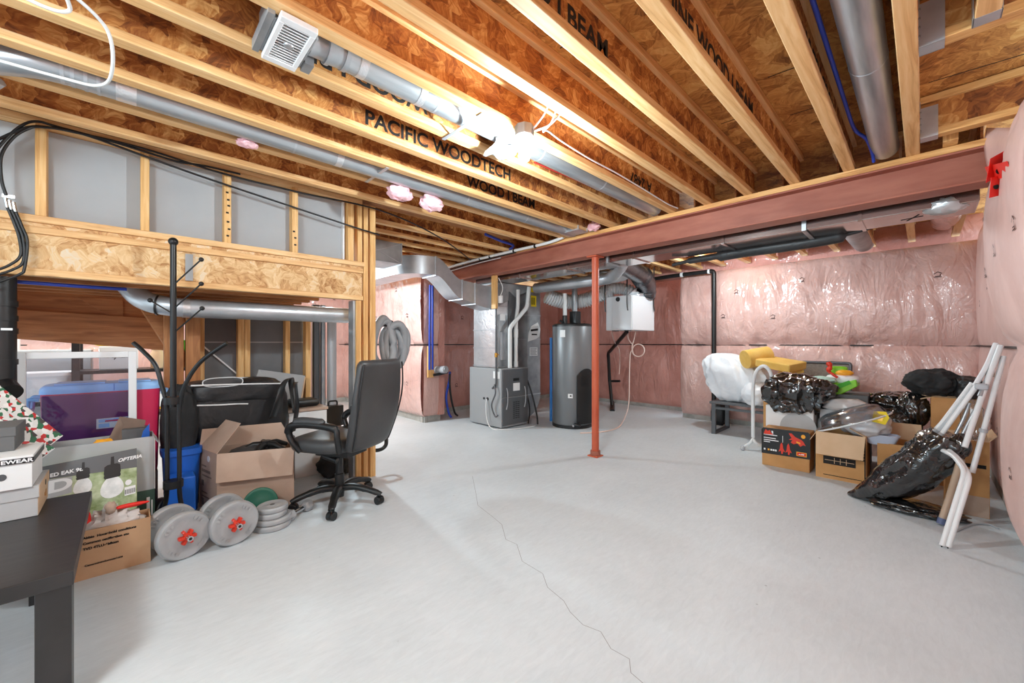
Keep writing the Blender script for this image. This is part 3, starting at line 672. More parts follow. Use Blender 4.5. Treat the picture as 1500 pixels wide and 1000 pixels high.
for i, (px, py) in enumerate(((8,290),(14,293),(20,296))):
    a, b = Q(px,py,y=3.36), Q(px+3,py+14,y=3.36); cb_ = ob('connector', MB().cyl(a, b, .008, 10), CHROME, t, sm=40)
    e = [Q(px+3,py+14,y=3.36),Q(px+12,py+35,y=3.36),Q(px+20,py+58,y=3.36),Q(px+(22,20,16)[i],py+84+6*i,y=3.36),Q(px+(6,4,8)[i],py+98+4*i,y=3.36),Q(-12,py+(108,112,120)[i],y=3.37)]
    ob('cable', MB().tube(smooth_path(e, 8), .0065, 8), BLK, t, sm=60)
ob('splitter_body', MB().box(Q(4,285,y=3.38), Q(22,291,y=3.36)), CHROME, t)
# black stack pipe and blue pipe at the left edge
t = thing('drain_stack', 'thick black drain pipe standing at the left edge by the wrapping paper', 'drain pipe', (-.49,3.5,0))
ob('pipe', MB().cyl((-.49,3.5,.0), (-.49,3.5,1.56), .055, 24), BLK, t, sm=40)
m = MB()
for z in (1.08,1.25,1.32,1.40): m.cyl((-.49,3.5,z), (-.49,3.5,z+.03), .06, 24)
ob('coupling', m, BLK, t, sm=40); ob('clean_out', MB().cyl((-.49,3.5,.98), (-.45,3.42,.93), .05, 20), BLK, t, sm=40)
a = Q(10,482,y=3.44); ob('tag', MB().box(a-V((.02,.002,.006)), a+V((.02,0,.006))), WHITE, t)
bpipe([(-1.2,3.56,1.545),(-.5,3.56,1.545),(-.2,3.58,1.545),(.0,3.62,1.55)], 'blue water pipe just under the landing at the left', .011)
# silver duct under the landing
t = thing('round_duct', 'shiny round duct running under the front of the landing', 'duct', (.8,3.72,1.48))
ob('pipe', MB().tube(fillet([(.0,3.90,1.62),(.08,3.80,1.49),(.24,3.72,1.452),(1.62,3.72,1.452)], .1, 8), .068, 24), GALV, t, sm=40)
m = MB(); seam(m, (.31,3.72,1.452), (1,0,0), .07, .02); ob('tape', m, TAPE, t, sm=40)
m = MB(); seam(m, (.16,3.75,1.465), (.95,-.3,-.1), .071, .005); seam(m, (.23,3.724,1.453), (.98,-.1,0), .071, .005); ob('seam', m, BLK, t, sm=40)
# trunk duct beyond the beam
t = thing('trunk_duct', 'long rectangular sheet metal duct hanging behind the steel beam', 'duct', (3.9,2.1,2.07))
ob('body', MB().box((3.725,-.24,2.065), (4.06,4.62,2.33)), GALVY, t, bev=.004)
m = MB()
for y in (.3,1.2,2.05,2.9,3.7): m.box((3.715,y,2.055), (4.07,y+.022,2.34)); 
ob('cleat', m, GALVY, t)
m = MB()
for y in (.62,2.35): m.box((3.712,y,2.052), (4.075,y+.028,2.055)).box((3.712,y,2.052),(3.716,y+.028,2.36)).box((4.071,y,2.052),(4.075,y+.028,2.36))
ob('strap', m, GALV, t)
o = ob('mark', MB().bar((3.84,.02,2.0635),(3.98,.08,2.0635),.008,.0015).bar((3.90,.0,2.0632),(3.93,.11,2.0632),.008,.0015), INK, t)
o = ob('foil_elbow', MB().blob((3.78,-.1,2.08), (.07,.10,.05), 12, .2, 3, None, .3, n=24), FOIL, sm=60); tag(o, 'crumpled foil piece under the beam by the right wall', 'foil duct')
# black plastic strip sagging along the trunk duct
pts = [Q(985,388,x=4.10),Q(1010,382,x=4.10),Q(1045,376,x=4.10),Q(1090,368,x=4.10),Q(1140,361,x=4.10),Q(1190,353,x=4.10),Q(1240,343,x=4.10),Q(1290,328,x=4.10)]
o = ob('plastic_sheath', MB().tube(smooth_path(pts, 8), [.014]*8+[.026]*10+[.046]*30+[.014]*9, 14, flat=1.2), NYL, sm=60); tag(o, 'black plastic sleeve sagging along the trunk duct edge', 'plastic sleeve')
# large pipe sleeves at the right end of the far ceiling
m = MB().tube(smooth_path([(6.2,-.16,2.5),(5.6,-.15,2.42),(5.0,-.13,2.36),(4.5,-.11,2.36)], 6), .11, 20); tag(ob('wrapped_duct', m, PINKD, sm=50), 'plastic wrapped duct in the far right ceiling corner', 'duct')
m = MB().cyl((5.0,.50,2.36), (6.4,.50,2.40), .10, 20); tag(ob('grey_duct', m, GALVD, sm=40), 'grey round duct between the far short joists', 'duct')
# gathered film round the beam end, and the red tape on it
rtv = V((SN,-CS,0)); fwv = V((CS,SN,0))
def VP(px, py, d): return V((0,0,CH))+rtv*((px-750)/FPX*d)+fwv*d+V((0,0,(502-py)/FPX*d))
gm = MB().grid(lambda a, b: VP(1447+58*a+5*math.sin(b*6)*(1-a), 312-125*b, 2.27-.42*a-.10*math.sin(PI*a)*math.sin(PI*b)+.018*math.sin(a*9+b*7)), 18, 18)
ob('gathered_film', gm, PINKN, WR, sm=60, solid=.004)
t = thing('red_tape', 'red tape cross with black print on the plastic beside the beam', 'tape', VP(1460,255,2.0))
def tp(a, b, wd, dd):
    DP = lambda x: 1.97-.0085*(x-1447)
    a = VP(*a, DP(a[0])-dd); b = VP(*b, DP(b[0])-dd); d = (b-a).normalized(); sdv = d.cross(fwv).normalized()*wd/2
    return MB().prism([a-sdv, a+sdv, b+sdv, b-sdv], fwv*.002)
for i, (a_, b_, wd) in enumerate((((1462,226),(1455,262),.078), ((1447,254),(1480,247),.07), ((1460,258),(1457,288),.05))):
    s_ = ob('strip', tp(a_, b_, wd, .003*i), SIGNR, t); q = (V(s_.data.vertices[0].co)+V(s_.data.vertices[2].co))/2+t.location
    ob('print', MB().cyl(q-fwv*.002, q-fwv*.0005, .013, 16), INK, s_)

# ---------------------------------------------------------------- furnace corner
t = thing('furnace', 'grey furnace cabinet standing on the floor under the silver plenum', 'furnace', (3.98,4.39,0))
fx0, fx1, fy0, fy1, fz = 3.72, 4.24, 4.04, 4.76, .84
ob('cabinet', MB().box((fx0,fy0+.012,.02), (fx1,fy1,fz)), FURN, t, bev=.006)
ob('upper_door', MB().box((fx0+.01,fy0-.006,.44), (fx1-.005,fy0+.014,fz-.01)), FURND, t, bev=.006)
ld = ob('lower_door', MB().box((fx0+.01,fy0-.006,.05), (fx1-.005,fy0+.014,.425)), FURND, t, bev=.006)
m = MB()
for j in range(9): 
    for k in range(3): m.box((3.93+k*.045,fy0-.0075,.13+j*.028), (3.965+k*.045,fy0-.0055,.142+j*.028))
ob('louvre', m, BLK, ld)
m = MB()
for x in (3.80,4.16): m.tube(smooth_path([(x,fy0-.008,.57),(x+.012,fy0-.016,.50),(x+.012,fy0-.016,.36),(x-.004,fy0-.008,.27)], 5), .008, 8)
ob('trim_rib', m, GALV, t, sm=50)
ob('badge', MB().box((3.93,fy0-.009,.66), (4.05,fy0-.006,.70)), BLK, t, bev=.002); ob('paper_label', MB().box((3.93,fy0-.008,.52), (4.06,fy0-.006,.63)), WCARD, t)
ob('paper_label', MB().box((fx0-.002,4.09,.70), (fx0,4.22,.80)), WCARD, t)
ob('knockout', MB().cyl((fx0-.01,4.42,.40), (fx0+.002,4.42,.40), .016, 12).cyl((fx0-.012,4.34,.40), (fx0+.002,4.34,.40), .02, 12), BLK, t, sm=40)
m = MB().tube(smooth_path([(fx0-.03,4.16,.62),(fx0-.05,4.12,.50),(fx0-.05,4.2,.33),(fx0-.04,4.14,.18),(fx0-.04,4.08,.20)], 8), .011, 8); ob('cable', m, GREYM, t, sm=60)
m = MB().tube(smooth_path([(3.70,4.34,.40),(3.68,4.33,.3),(3.67,4.30,.12),(3.66,4.20,.012),(3.70,4.05,.008),(3.9,3.92,.008),(4.2,3.88,.008),(4.35,3.98,.008)], 8), .008, 8); ob('drain_hose', m, PVCW, t, sm=60)
m = MB().tube(smooth_path([(4.245,4.1,.72),(4.28,4.08,.62),(4.30,4.0,.40),(4.32,3.94,.15),(4.33,3.93,.01)], 8), .013, 8).tube(smooth_path([(4.245,4.1,.5),(4.27,4.06,.35),(4.3,4.06,.18),(4.2,4.0,.03)], 8), .01, 8); ob('black_hose', m, BLK, t, sm=60)
# gas line with valve
m = MB().tube(fillet([(3.70,4.14,1.95),(3.70,4.14,.62),(3.70,4.22,.56)], .03), .013, 10); gp = tag(ob('gas_pipe', m, GREYM, sm=50), 'thin grey gas pipe coming down the furnace corner', 'gas pipe')
ob('valve', MB().cyl((3.70,4.14,1.0), (3.70,4.14,1.06), .022, 12).box((3.67,4.08,1.03), (3.70,4.13,1.045)), BRASS, gp, sm=40)
# plenum and coil case
t = thing('supply_plenum', 'tall foil covered plenum standing on the furnace', 'plenum', (3.98,4.45,.84))
ob('body', MB().box((3.765,4.22,.845), (4.20,4.72,2.062)), FOIL, t, bev=.005)
m = MB()
for z in (.86,1.12,1.38,1.72): m.box((3.758,4.213,z), (4.207,4.727,z+.012))
ob('seam', m, GALV, t)
ob('front_cover', MB().box((3.80,4.205,.86), (3.99,4.219,1.60)), GALVD, t, bev=.004)
ob('raised_panel', MB().box((3.83,4.190,.95), (3.93,4.206,1.36)), GALV, t, bev=.012)
ob('shaded_front', MB().box((4.0,4.200,.86), (4.20,4.219,1.95)), FURND, t, bev=.004)  # shade on the plenum front put into a darker sheet
ob('paper_label', MB().box((3.83,4.203,1.52), (3.93,4.2045,1.61)), WCARD, t)
ob('transition', MB().add([(3.80,4.205,1.72),(4.10,4.205,1.86),(4.40,4.15,2.0),(4.40,4.15,2.06),(3.80,4.205,2.06),(3.80,4.62,1.72),(4.10,4.62,1.86),(4.40,4.62,2.0),(4.40,4.62,2.06),(3.80,4.62,2.06)], [(0,1,2,3,4),(9,8,7,6,5),(0,5,6,1),(1,6,7,2),(2,7,8,3),(3,8,9,4),(4,9,5,0)]), GALVD, t)
# white exhaust pipes
o = ob('vent_pipe', MB().tube(fillet([(3.93,4.10,.845),(3.93,4.10,1.42),(4.22,4.04,1.72),(4.26,4.04,2.02)], .05), .03, 16), PVCW, sm=50); tag(o, 'white plastic vent pipe bending sideways in front of the plenum', 'pipe', 'white furnace vent pipes')
o = ob('vent_pipe', MB().tube(fillet([(4.09,4.14,.845),(4.09,4.14,1.5),(4.13,4.14,1.75),(4.13,4.14,1.98)], .05), .028, 16), PVCW, sm=50); tag(o, 'straight white plastic vent pipe behind the bending one', 'pipe', 'white furnace vent pipes')
ob('coupling', MB().cyl((4.09,4.14,1.28), (4.09,4.14,1.40), .034, 16).cyl((4.09,4.14,.85), (4.09,4.14,.93), .034, 16), PVCW, o, sm=40)
# return drop
t = thing('return_duct', 'grey rectangular return duct with yellow tags beside the furnace', 'duct', (4.55,4.4,0))
ob('body', MB().box((4.40,4.2,.40), (4.69,4.60,2.06)), GALVD, t, bev=.005)
m = MB(); nn = 8; pr = [(4.69,4.2,.40)]+[(4.69-.35*(1-math.cos(PI/2*i/nn)), 4.2, .40-.34*math.sin(PI/2*i/nn)) for i in range(1, nn+1)]+[(4.26,4.2,.06),(4.26,4.2,.30),(4.40,4.2,.40)]
ob('boot', MB().prism(pr, (0,.4,0)), GALVD, t)
ob('seam', MB().box((4.395,4.195,.40), (4.695,4.605,.415)).box((4.395,4.195,1.25), (4.695,4.605,1.26)).box((4.395,4.195,1.62), (4.695,4.605,1.63)), GALV, t)
yt = ob('yellow_tag', MB().box((4.47,4.196,1.76), (4.59,4.199,1.93)), YEL, t); ob('yellow_tag', MB().box((4.47,4.196,1.98), (4.59,4.199,2.055)), YEL, t)
for i in range(3): ob('print', MB().box((4.48+.03*i,4.1945,1.79), (4.495+.03*i,4.1955,1.90)), INK, yt)
wl = ob('paper_label', MB().box((4.44,4.196,1.0), (4.62,4.199,1.13)), WCARD, t)
m = MB()
for i in range(5): m.box((4.455,4.1945,1.015+.022*i), (4.60-.02*(i % 2),4.1955,1.023+.022*i))
ob('print', m, GREYM, wl)
o = ob('diamond_label', MB().prism([(4.40,4.192,1.22),(4.42,4.192,1.36),(4.48,4.192,1.46),(4.62,4.192,1.52),(4.68,4.192,1.42),(4.66,4.192,1.30),(4.58,4.192,1.26)], (0,.004,0)), WCARD, t)
ob('print', MB().bar((4.46,4.190,1.39),(4.62,4.190,1.41),.006,.03).bar((4.48,4.190,1.33),(4.60,4.190,1.33),.004,.02), INK, o)
# rectangular duct leaving the plenum to the left, with offset and elbow
t = thing('branch_duct', 'rectangular duct with an S-shaped offset and curved elbow left of the plenum', 'duct', (3.0,4.45,1.7))
def rr(x, y0, y1, z0, z1): return [V((x,y0,z0)),V((x,y1,z0)),V((x,y1,z1)),V((x,y0,z1))]
ob('takeoff', MB().loft([rr(3.77,4.3,4.6,1.68,2.0), rr(3.62,4.3,4.6,1.70,2.01), rr(3.24,4.3,4.6,1.79,2.04)]), GALV, t)
rs = []
for i in range(13):
    a = i/12; e = a*a*(3-2*a); rs.append(rr(3.24-.42*a, 4.3, 4.6, 1.79+.27*e, 2.04+.25*e))
ob('offset', MB().loft(rs), GALV, t, sm=30)
rs = []
for i in range(15):
    a = PI/2*i/14; cx, cy = 2.82, 4.70
    def q(rad, z): return V((cx-rad*math.sin(a), cy-rad*math.cos(a), z))
    rs.append([q(.40,2.06), q(.10,2.06), q(.10,2.29), q(.40,2.29)])
ob('elbow', MB().loft(rs), GALV, t, sm=30)
ob('run', MB().box((2.42,4.70,2.06), (2.72,6.2,2.29)), GALV, t)
m = MB()
for x, z0, z1 in ((3.24,1.78,2.05),(3.46,1.73,2.03),(2.82,2.05,2.30)): m.box((x-.008,4.29,z0), (x+.008,4.61,z1))
ob('cleat', m, WHITE if False else GALV, t)
t = thing('end_duct', 'rectangular duct end with cross-broken side beside the tall post', 'duct', (1.7,4.4,2.11))
ob('body', MB().box((.9,4.2,2.11), (2.285,4.62,2.345)), GALVD, t, bev=.004)
ob('crease', MB().bar((1.72,4.198,2.12),(2.27,4.198,2.335),.004,.008).bar((1.72,4.198,2.335),(2.27,4.198,2.12),.004,.008), GALV, t)
ob('cleat', MB().box((2.28,4.19,2.10), (2.292,4.63,2.35)), GALV, t)
# wood stick hung off the beam, with a small switch
o = ob('wood_stick', MB().box((3.585,4.02,1.665), (3.625,4.11,2.116)), WZ, bev=.003); tag(o, 'short vertical wood stick hanging below the beam by the plenum', 'wood stick')
ob('switch_box', MB().box((3.63,3.955,1.74), (3.66,4.015,1.84)), WHITE, o, bev=.003); ob('wire', MB().tube(smooth_path([(3.64,3.98,1.84),(3.66,3.96,1.95),(3.62,4.0,2.08)], 6), .005, 8), PVCW, o, sm=60)
# ---------------------------------------------------------------- water heater
tx, ty = 4.68, 3.57
t = thing('water_heater', 'tall grey cylindrical water heater beside the red post', 'water heater', (tx,ty,0))
ob('tank', MB().lathe([(.001,.03),(.27,.03),(.283,.05),(.285,1.43),(.28,1.44),(.001,1.44)], (tx,ty,0), 40), TANK, t, sm=35)
ob('base_ring', MB().lathe([(.001,0),(.288,0),(.288,.045),(.001,.045)], (tx,ty,0), 40), BLK, t, sm=35)
ob('top_cover', MB().lathe([(.001,1.435),(.289,1.435),(.289,1.455),(.26,1.475),(.001,1.48)], (tx,ty,0), 40), BLK, t, sm=35)
va = math.atan2(-ty, -tx)          # side that faces the middle of the room
def arc(a0, a1, r0, r1, z0, z1, n=10):
    m = MB(); rs = []
    for i in range(n+1):
        a = a0+(a1-a0)*i/n; c_, s_ = math.cos(a), math.sin(a); rs.append([V((tx+r0*c_,ty+r0*s_,z0)),V((tx+r1*c_,ty+r1*s_,z0)),V((tx+r1*c_,ty+r1*s_,z1)),V((tx+r0*c_,ty+r0*s_,z1))])
    return m.loft(rs)
def cover(z0, z1, r, a0, a1):
    rs = []
    for i in range(15):
        a = a0+(a1-a0)*i/14; k = (i/14-.5)*2; top = z1-.10*k*k; c_, s_ = math.cos(a), math.sin(a)
        rs.append([V((tx+.28*c_,ty+.28*s_,z0)),V((tx+r*c_,ty+r*s_,z0)),V((tx+r*c_,ty+r*s_,top)),V((tx+.28*c_,ty+.28*s_,top))])
    return MB().loft(rs)
cv = ob('burner_cover', cover(.07, .84, .315, va+.22, va+1.25), BLK, t, sm=40)
m = MB()
for i in range(10): m.loft([[p_ for p_ in r_] for r_ in [[V((tx+.314*math.cos(a),ty+.314*math.sin(a),z)) , V((tx+.318*math.cos(a),ty+.318*math.sin(a),z)), V((tx+.318*math.cos(a),ty+.318*math.sin(a),z+.008)), V((tx+.314*math.cos(a),ty+.314*math.sin(a),z+.008))] for a in [va+.45+.06*k for k in range(11)] for z in [.60+.018*i]]])
ob('louvre', m, BLKM, cv)
ob('pipe_foot', MB().tube(smooth_path([(tx+.30*math.cos(va+.3),ty+.30*math.sin(va+.3),.09),(tx+.36*math.cos(va+.28),ty+.36*math.sin(va+.28),.06),(tx+.30*math.cos(va+.1),ty+.30*math.sin(va+.1),.07)], 6), .02, 10), BLK, t, sm=50)
lb = ob('paper_label', arc(va-.62, va-.34, .2855, .2875, 1.28, 1.38), WCARD, t); ob('name_plate', arc(va-.2, va+.03, .2855, .2875, .43, .49), WCARD, t)
ob('print', arc(va-.11, va-.03, .2876, .2882, .452, .47), INK, t)
ob('drain_valve', MB().cyl((tx+.285*math.cos(va+.05),ty+.285*math.sin(va+.05),.05), (tx+.32*math.cos(va+.05),ty+.32*math.sin(va+.05),.05), .014, 12), GALV, t, sm=40)
vb = Q(822,478,x=4.55); vb.z = 1.47
ob('vent_blower', MB().cyl((4.60,3.64,1.47), (4.60,3.64,1.60), .035, 16).box((4.68,3.50,1.47), (4.80,3.62,1.66)).tube(smooth_path([(4.5,3.6,1.49),(4.55,3.68,1.52),(4.62,3.70,1.5)], 6), .02, 8), BLK, t, bev=.008)
ob('vent_pipe', MB().tube([(4.60,3.64,1.6),(4.60,3.64,1.92)], .03, 16), PVCW, t, sm=40)
ob('vent_pipe', MB().cyl((4.86,3.66,1.46), (4.86,3.66,2.2), .042, 16), GALVD, t, sm=40)
o = ob('blue_standpipe', MB().cyl((4.69,3.98,0), (4.69,3.98,1.28), .022, 12), M_('sky_blue_pipe', (58,132,206), .45), sm=40); tag(o, 'bright blue pipe standing behind the water heater', 'pipe')
# ---------------------------------------------------------------- ventilator box and its hoses
t = thing('ventilator_unit', 'white box unit hung from black straps left of the far wall', 'ventilator', (5.5,3.1,1.38))
ob('case', MB().box((5.2,2.89,1.385), (5.86,3.33,1.89)), ENAM, t, bev=.008)
ob('door_panel', MB().box((5.188,2.90,1.385), (5.201,3.22,1.885)), ENAM, t, bev=.004)
ob('grommet', MB().lathe([(.001,0),(.035,0),(.03,.012),(.001,.012)], (5.186,3.12,1.84), 16, Matrix.Rotation(R(-90), 3, 'Y')), BLKM, t, sm=40)
ob('bracket', MB().box((5.25,3.0,1.375), (5.35,3.05,1.386)).box((5.25,3.2,1.375),(5.35,3.26,1.386)), BLK, t)
def strap(px, yy, xx, z0, z1): 
    p0 = V((xx, yy, z1)); p1 = V((xx-.01, yy, z0+.12)); p2 = V((xx-.005, yy-.01, z0)); return MB().tube(smooth_path([p0,(p0+p1)/2,p1,p2], 5), .016, 8, flat=.3)
ob('strap', strap(0,3.30,5.13,1.66,2.36), BLK, t, sm=50); ob('strap', strap(0,2.93,5.12,1.66,2.36), BLK, t, sm=50); ob('strap', strap(0,2.875,5.82,1.68,2.36), BLK, t, sm=50)
def flex(pts, r, step=.022, amp=.09):
    pts = smooth_path(pts, 14); L = sum((b-a).length for a, b in zip(pts, pts[1:])); n = max(8, int(L/step)*2)
    out = []; acc = 0; i = 0; seg = L/n; cur = pts[0]; out.append(cur); need = seg
    for a, b in zip(pts, pts[1:]):
        l = (b-a).length; pos = 0
        while need <= l-pos+1e-9: pos += need; out.append(a+(b-a)*(pos/l)); need = seg
        need -= (l-pos)
    return MB().tube(out, [r*(1+amp*(1 if k % 2 else -1)) for k in range(len(out))], 20)
o = ob('flexible_duct', flex([(4.66,4.05,1.93),(4.78,3.98,1.88),(5.0,3.85,1.84),(5.15,3.65,1.87),(5.25,3.4,1.96),(5.3,3.28,1.99)], .108, .036, .12), RIB, sm=25); tag(o, 'ribbed silver hose running from the return duct past the red post', 'flexible duct', 'silver flexible hoses')
o = ob('flexible_duct', flex([(5.28,3.32,2.02),(5.3,3.22,2.02),(5.36,3.1,2.0),(5.40,3.02,1.95),(5.42,3.0,1.90)], .085, .034, .13), RIB, sm=25); tag(o, 'ribbed silver hose dropping onto the white box left side', 'flexible duct', 'silver flexible hoses')
o = ob('foil_duct', MB().tube(smooth_path([(4.1,2.55,2.19),(5.0,2.72,2.16),(5.35,2.82,2.14),(5.60,2.90,2.07),(5.68,2.95,1.97),(5.68,2.97,1.885)], 7), [.12]*12+[.15]*14+[.16]*8+[.14]*2, 24), FOILB, sm=60); tag(o, 'dark foil wrapped duct bulging above the white box', 'foil duct')
m = MB().blob((4.80,3.0,2.12), (.26,.30,.075), 5, .2, 2.5, None, .25, n=36); o = ob('foil_sleeve', m, FOIL, sm=60); tag(o, 'crumpled silver foil under the trunk duct above the box', 'foil')
m = MB().blob((5.55,2.98,1.91), (.19,.08,.05), 6, .3, 4, None, .4, n=30); o = ob('foil_collar', m, TAPE, sm=60); tag(o, 'crumpled foil tape collar on top of the white box', 'foil')
o = ob('round_pipe', MB().tube(fillet([(4.42,4.05,2.02),(4.42,2.75,2.02),(4.15,2.45,2.10),(4.0,2.35,2.12)], .12), .075, 20), GALV, sm=40); tag(o, 'silver round pipe above the ribbed hose behind the post', 'duct')
o = ob('box_drain', MB().tube(fillet([Q(918,486,x=5.5),Q(891,517,x=6.4),Q(893,558,x=6.6),Q(897,598,z=0)], .06), .03, 14), BLK, sm=50); tag(o, 'black drain pipe slanting from the white box to the floor', 'drain pipe')
ob('branch', MB().cyl(Q(893,558,x=6.6), Q(908,558,x=6.6), .022, 12), BLK, o, sm=40); ob('collar', MB().cyl(Q(897,590,x=6.68), Q(897,602,z=0), .042, 14), BLK, o, sm=40)
def hose(name, pts, lab, r=.009, mat=PINKH): o = ob(name, MB().tube(smooth_path(pts, 8), r, 8), mat, sm=60); tag(o, lab, 'hose', 'pinkish drain hoses'); return o
hx = 5.6
lp = [Q(926+10*math.cos(a)*.9+9, 513+9*math.sin(a), x=hx) for a in [PI+2*PI*k/12 for k in range(13)]]
hose('drain_hose', [Q(931,486,x=hx),Q(929,496,x=hx),Q(926,506,x=hx)]+lp+[Q(923,520,x=hx),Q(922,548,x=hx),Q(921,590,x=5.5),Q(915,612,x=5.3),Q(905,626,z=.01),Q(884,632,z=.01),Q(850,634,z=.01)], 'pinkish hose with a loop hanging under the white box')
hose('drain_hose', [Q(919,486,x=hx),Q(921,497,x=hx),Q(927,505,x=hx)], 'short pinkish hose joining the looped one')
hose('drain_hose', [Q(896,486,x=5.4),Q(900,500,x=5.8),Q(907,512,x=6.3),Q(908,530,x=6.8),Q(907,548,x=6.85)], 'pinkish hose going back to the wall under the box')
# black vent pipe on the far wall
o = ob('vent_line', MB().tube(fillet([(6.28,2.165,0.1),(6.28,2.165,2.27),(6.28,2.75,2.27),(6.28,3.1,2.26)], .05), .032, 16), BLK, sm=50); tag(o, 'black pipe rising along the far wall and turning at the top', 'pipe')
ob('clamp', MB().cyl((6.28,2.22,2.27),(6.28,2.25,2.27),.036,16).cyl((6.28,2.62,2.27),(6.28,2.66,2.27),.037,16), WHITE, o, sm=40)
# water service on the jog
bpipe([(3.235,5.10,.80),(3.235,5.10,1.2),(3.24,5.10,1.7),(3.245,5.10,2.06)], 'left blue water pipe climbing the pink wall corner', .016)
bpipe([(3.30,5.12,.80),(3.30,5.12,1.2),(3.30,5.12,1.7),(3.30,5.12,2.06)], 'right blue water pipe climbing the pink wall corner', .016)
o = ob('backing_board', MB().box((3.23,5.13,.68), (3.33,5.16,1.15)), WZ); tag(o, 'narrow wood board behind the blue pipes', 'board')
t = thing('water_meter', 'grey round water meter on the pink wall left of the furnace', 'water meter', (3.42,5.05,.76))
ob('body', MB().cyl((3.41,5.235,.785), (3.44,4.98,.80), .055, 20), PVCG, t, sm=40); ob('pipe', MB().tube([(3.30,5.1,.72),(3.40,5.08,.73),(3.54,5.08,.75)], .02, 12), BLKM, t, sm=40); ob('face', MB().cyl((3.44,4.98,.80),(3.442,4.972,.80), .045, 20), GALV, t, sm=40)
t = thing('service_cables', 'blue and black cables dropping to the floor left of the furnace', 'cables', (3.7,5.2,0))
ob('cable', MB().tube(smooth_path([(3.60,5.1,.75),(3.62,5.15,.6),(3.60,5.2,.35),(3.66,5.22,.1),(3.70,5.2,.02)], 6), .018, 8), BLUEP, t, sm=60); ob('cable', MB().tube(smooth_path([(3.60,5.1,.75),(3.63,5.15,.55),(3.70,5.2,.3),(3.80,5.25,.08),(3.86,5.25,.02)], 6), .016, 8), BLK, t, sm=60)
# grey hose coils on the post
t = thing('vacuum_hose', 'coiled grey hose hanging on the right side of the wood post', 'hose', (1.9,3.66,.96))
for i, (cx, cy, rx, rz) in enumerate(((1.80,3.66,.10,.24),(1.83,3.70,.115,.225),(1.95,3.68,.10,.21),(1.98,3.72,.11,.20),(1.92,3.74,.10,.19))):
    ob('loop', MB().tube([(cx+rx*math.cos(a), cy+.03*math.sin(a*2+i), 1.2+rz*math.sin(a)-.01*i) for a in [2*PI*k/40 for k in range(40)]], .034, 14, True), HOSEG, t, sm=60)
o = ob('hook_bracket', MB().tube(fillet([(1.64,3.56,.20),(1.72,3.56,.19),(1.78,3.56,.22),(1.78,3.56,.32),(1.64,3.56,.33)], .04), .018, 12).sphere((1.63,3.56,.27), .045, 12), BLKM, sm=50); tag(o, 'black handle-like bracket low on the wood post', 'bracket')
ob('hook', MB().tube(fillet([(1.61,3.68,1.37),(1.88,3.68,1.37),(1.9,3.68,1.42)], .02), .012, 10), BLKM, t, sm=50)
# white drain pipe inside the opening
a = Q(486,470,y=4.2)
o = ob('standpipe', MB().tube(fillet([(a.x,4.2,1.55),(a.x,4.2,.52),(a.x-.08,4.22,.46),(a.x-.16,4.24,.52)], .05), .045, 16), PVCG, sm=50); tag(o, 'grey-white plastic pipe with an elbow behind the opening', 'pipe')
# ---------------------------------------------------------------- office chair
t = thing('office_chair', 'high-backed black office chair seen from behind beside the wood post', 'chair', (1.15,3.05,0), R(30))
L = dict(W=False)
ob('gas_column', MB().lathe([(.001,.05),(.032,.05),(.034,.08),(.034,.22),(.026,.225),(.026,.36),(.04,.37),(.04,.40),(.001,.40)], n=20), BLK, t, sm=40, **L)
for k in range(5):
    a = R(-120-30+72*k); c_, s_ = math.cos(a), math.sin(a)
    def at(r, z): return V((r*c_, r*s_, z))
    ob('leg', MB().tube(smooth_path([at(.02,.115),at(.12,.125),at(.22,.105),at(.30,.08),at(.315,.07)], 4), [.032]*4+[.03]*4+[.026]*4+[.022]*5, 12, flat=.8), BLK, t, sm=60, **L)
    cs = ob('caster', MB().cyl(at(.31,.045), at(.31,.085), .01, 10), BLKM, t, sm=40, **L)
    n_ = V((-s_, c_, 0)); q_ = a+1.1; n_ = V((math.cos(q_), math.sin(q_), 0)); ce = at(.305,.029)
    for sg in (-1, 1): ob('wheel', MB().cyl(ce+n_*(.006*sg), ce+n_*(.026*sg), .029, 20), BLK, cs, sm=40, bev=.003, **L)
    ob('hood', MB().cyl(ce-n_*.007+V((0,0,.004)), ce+n_*.007+V((0,0,.004)), .031, 16), BLKM, cs, sm=40, **L)
ob('mechanism', MB().box((-.11,-.16,.375), (.11,.12,.425)).cyl((-.05,-.02,.33),(-.05,.1,.36),.022,12).cyl((.1,.05,.39),(.26,.05,.385),.008,8), BLK, t, bev=.012, **L)
rs = []
for k in range(13):
    v = k/12; z = .425+.10*v; e = math.sqrt(max(0, 1-(2*v-1)**2)); sc_ = .86+.14*e
    rs.append([V((x*sc_, y*sc_+.03, z+.02*(y/.25)**2*(1 if y > 0 else .3)*(-.4 if y > .12 else 1))) for x, y in sellipse(.26, .26, 3.4, 36)])
ob('seat', MB().loft(rs), LEA, t, sm=50, **L)
def backring(v):
    z = .44+.64*v; yb = -.235-.115*v-.03*math.sin(PI*v)
    w_ = .215+.055*math.sin(min(1, v*1.35)*PI*.5)-.035*max(0, (v-.55)/.45)**1.6
    th = .05+.012*math.sin(v*PI*2)
    if v < .06: k = math.sqrt(max(0, 1-((.06-v)/.06)**2)); w_ *= .86+.14*k; th *= .35+.65*k
    if v > .93: k = math.sqrt(max(0, 1-((v-.93)/.07)**2)); w_ *= .86+.14*k; th *= .3+.7*k
    return [V((x, y+yb-.05*(1-(x/w_)**2)*.5, z)) for x, y in sellipse(w_, th, 3.2, 40)]
bk = ob('backrest', MB().loft([backring(v) for v in [0,.012,.03,.06,.12,.2,.3,.4,.5,.6,.7,.8,.88,.93,.955,.975,.99,1.0]]), LEA, t, sm=50, **L)
pp = []
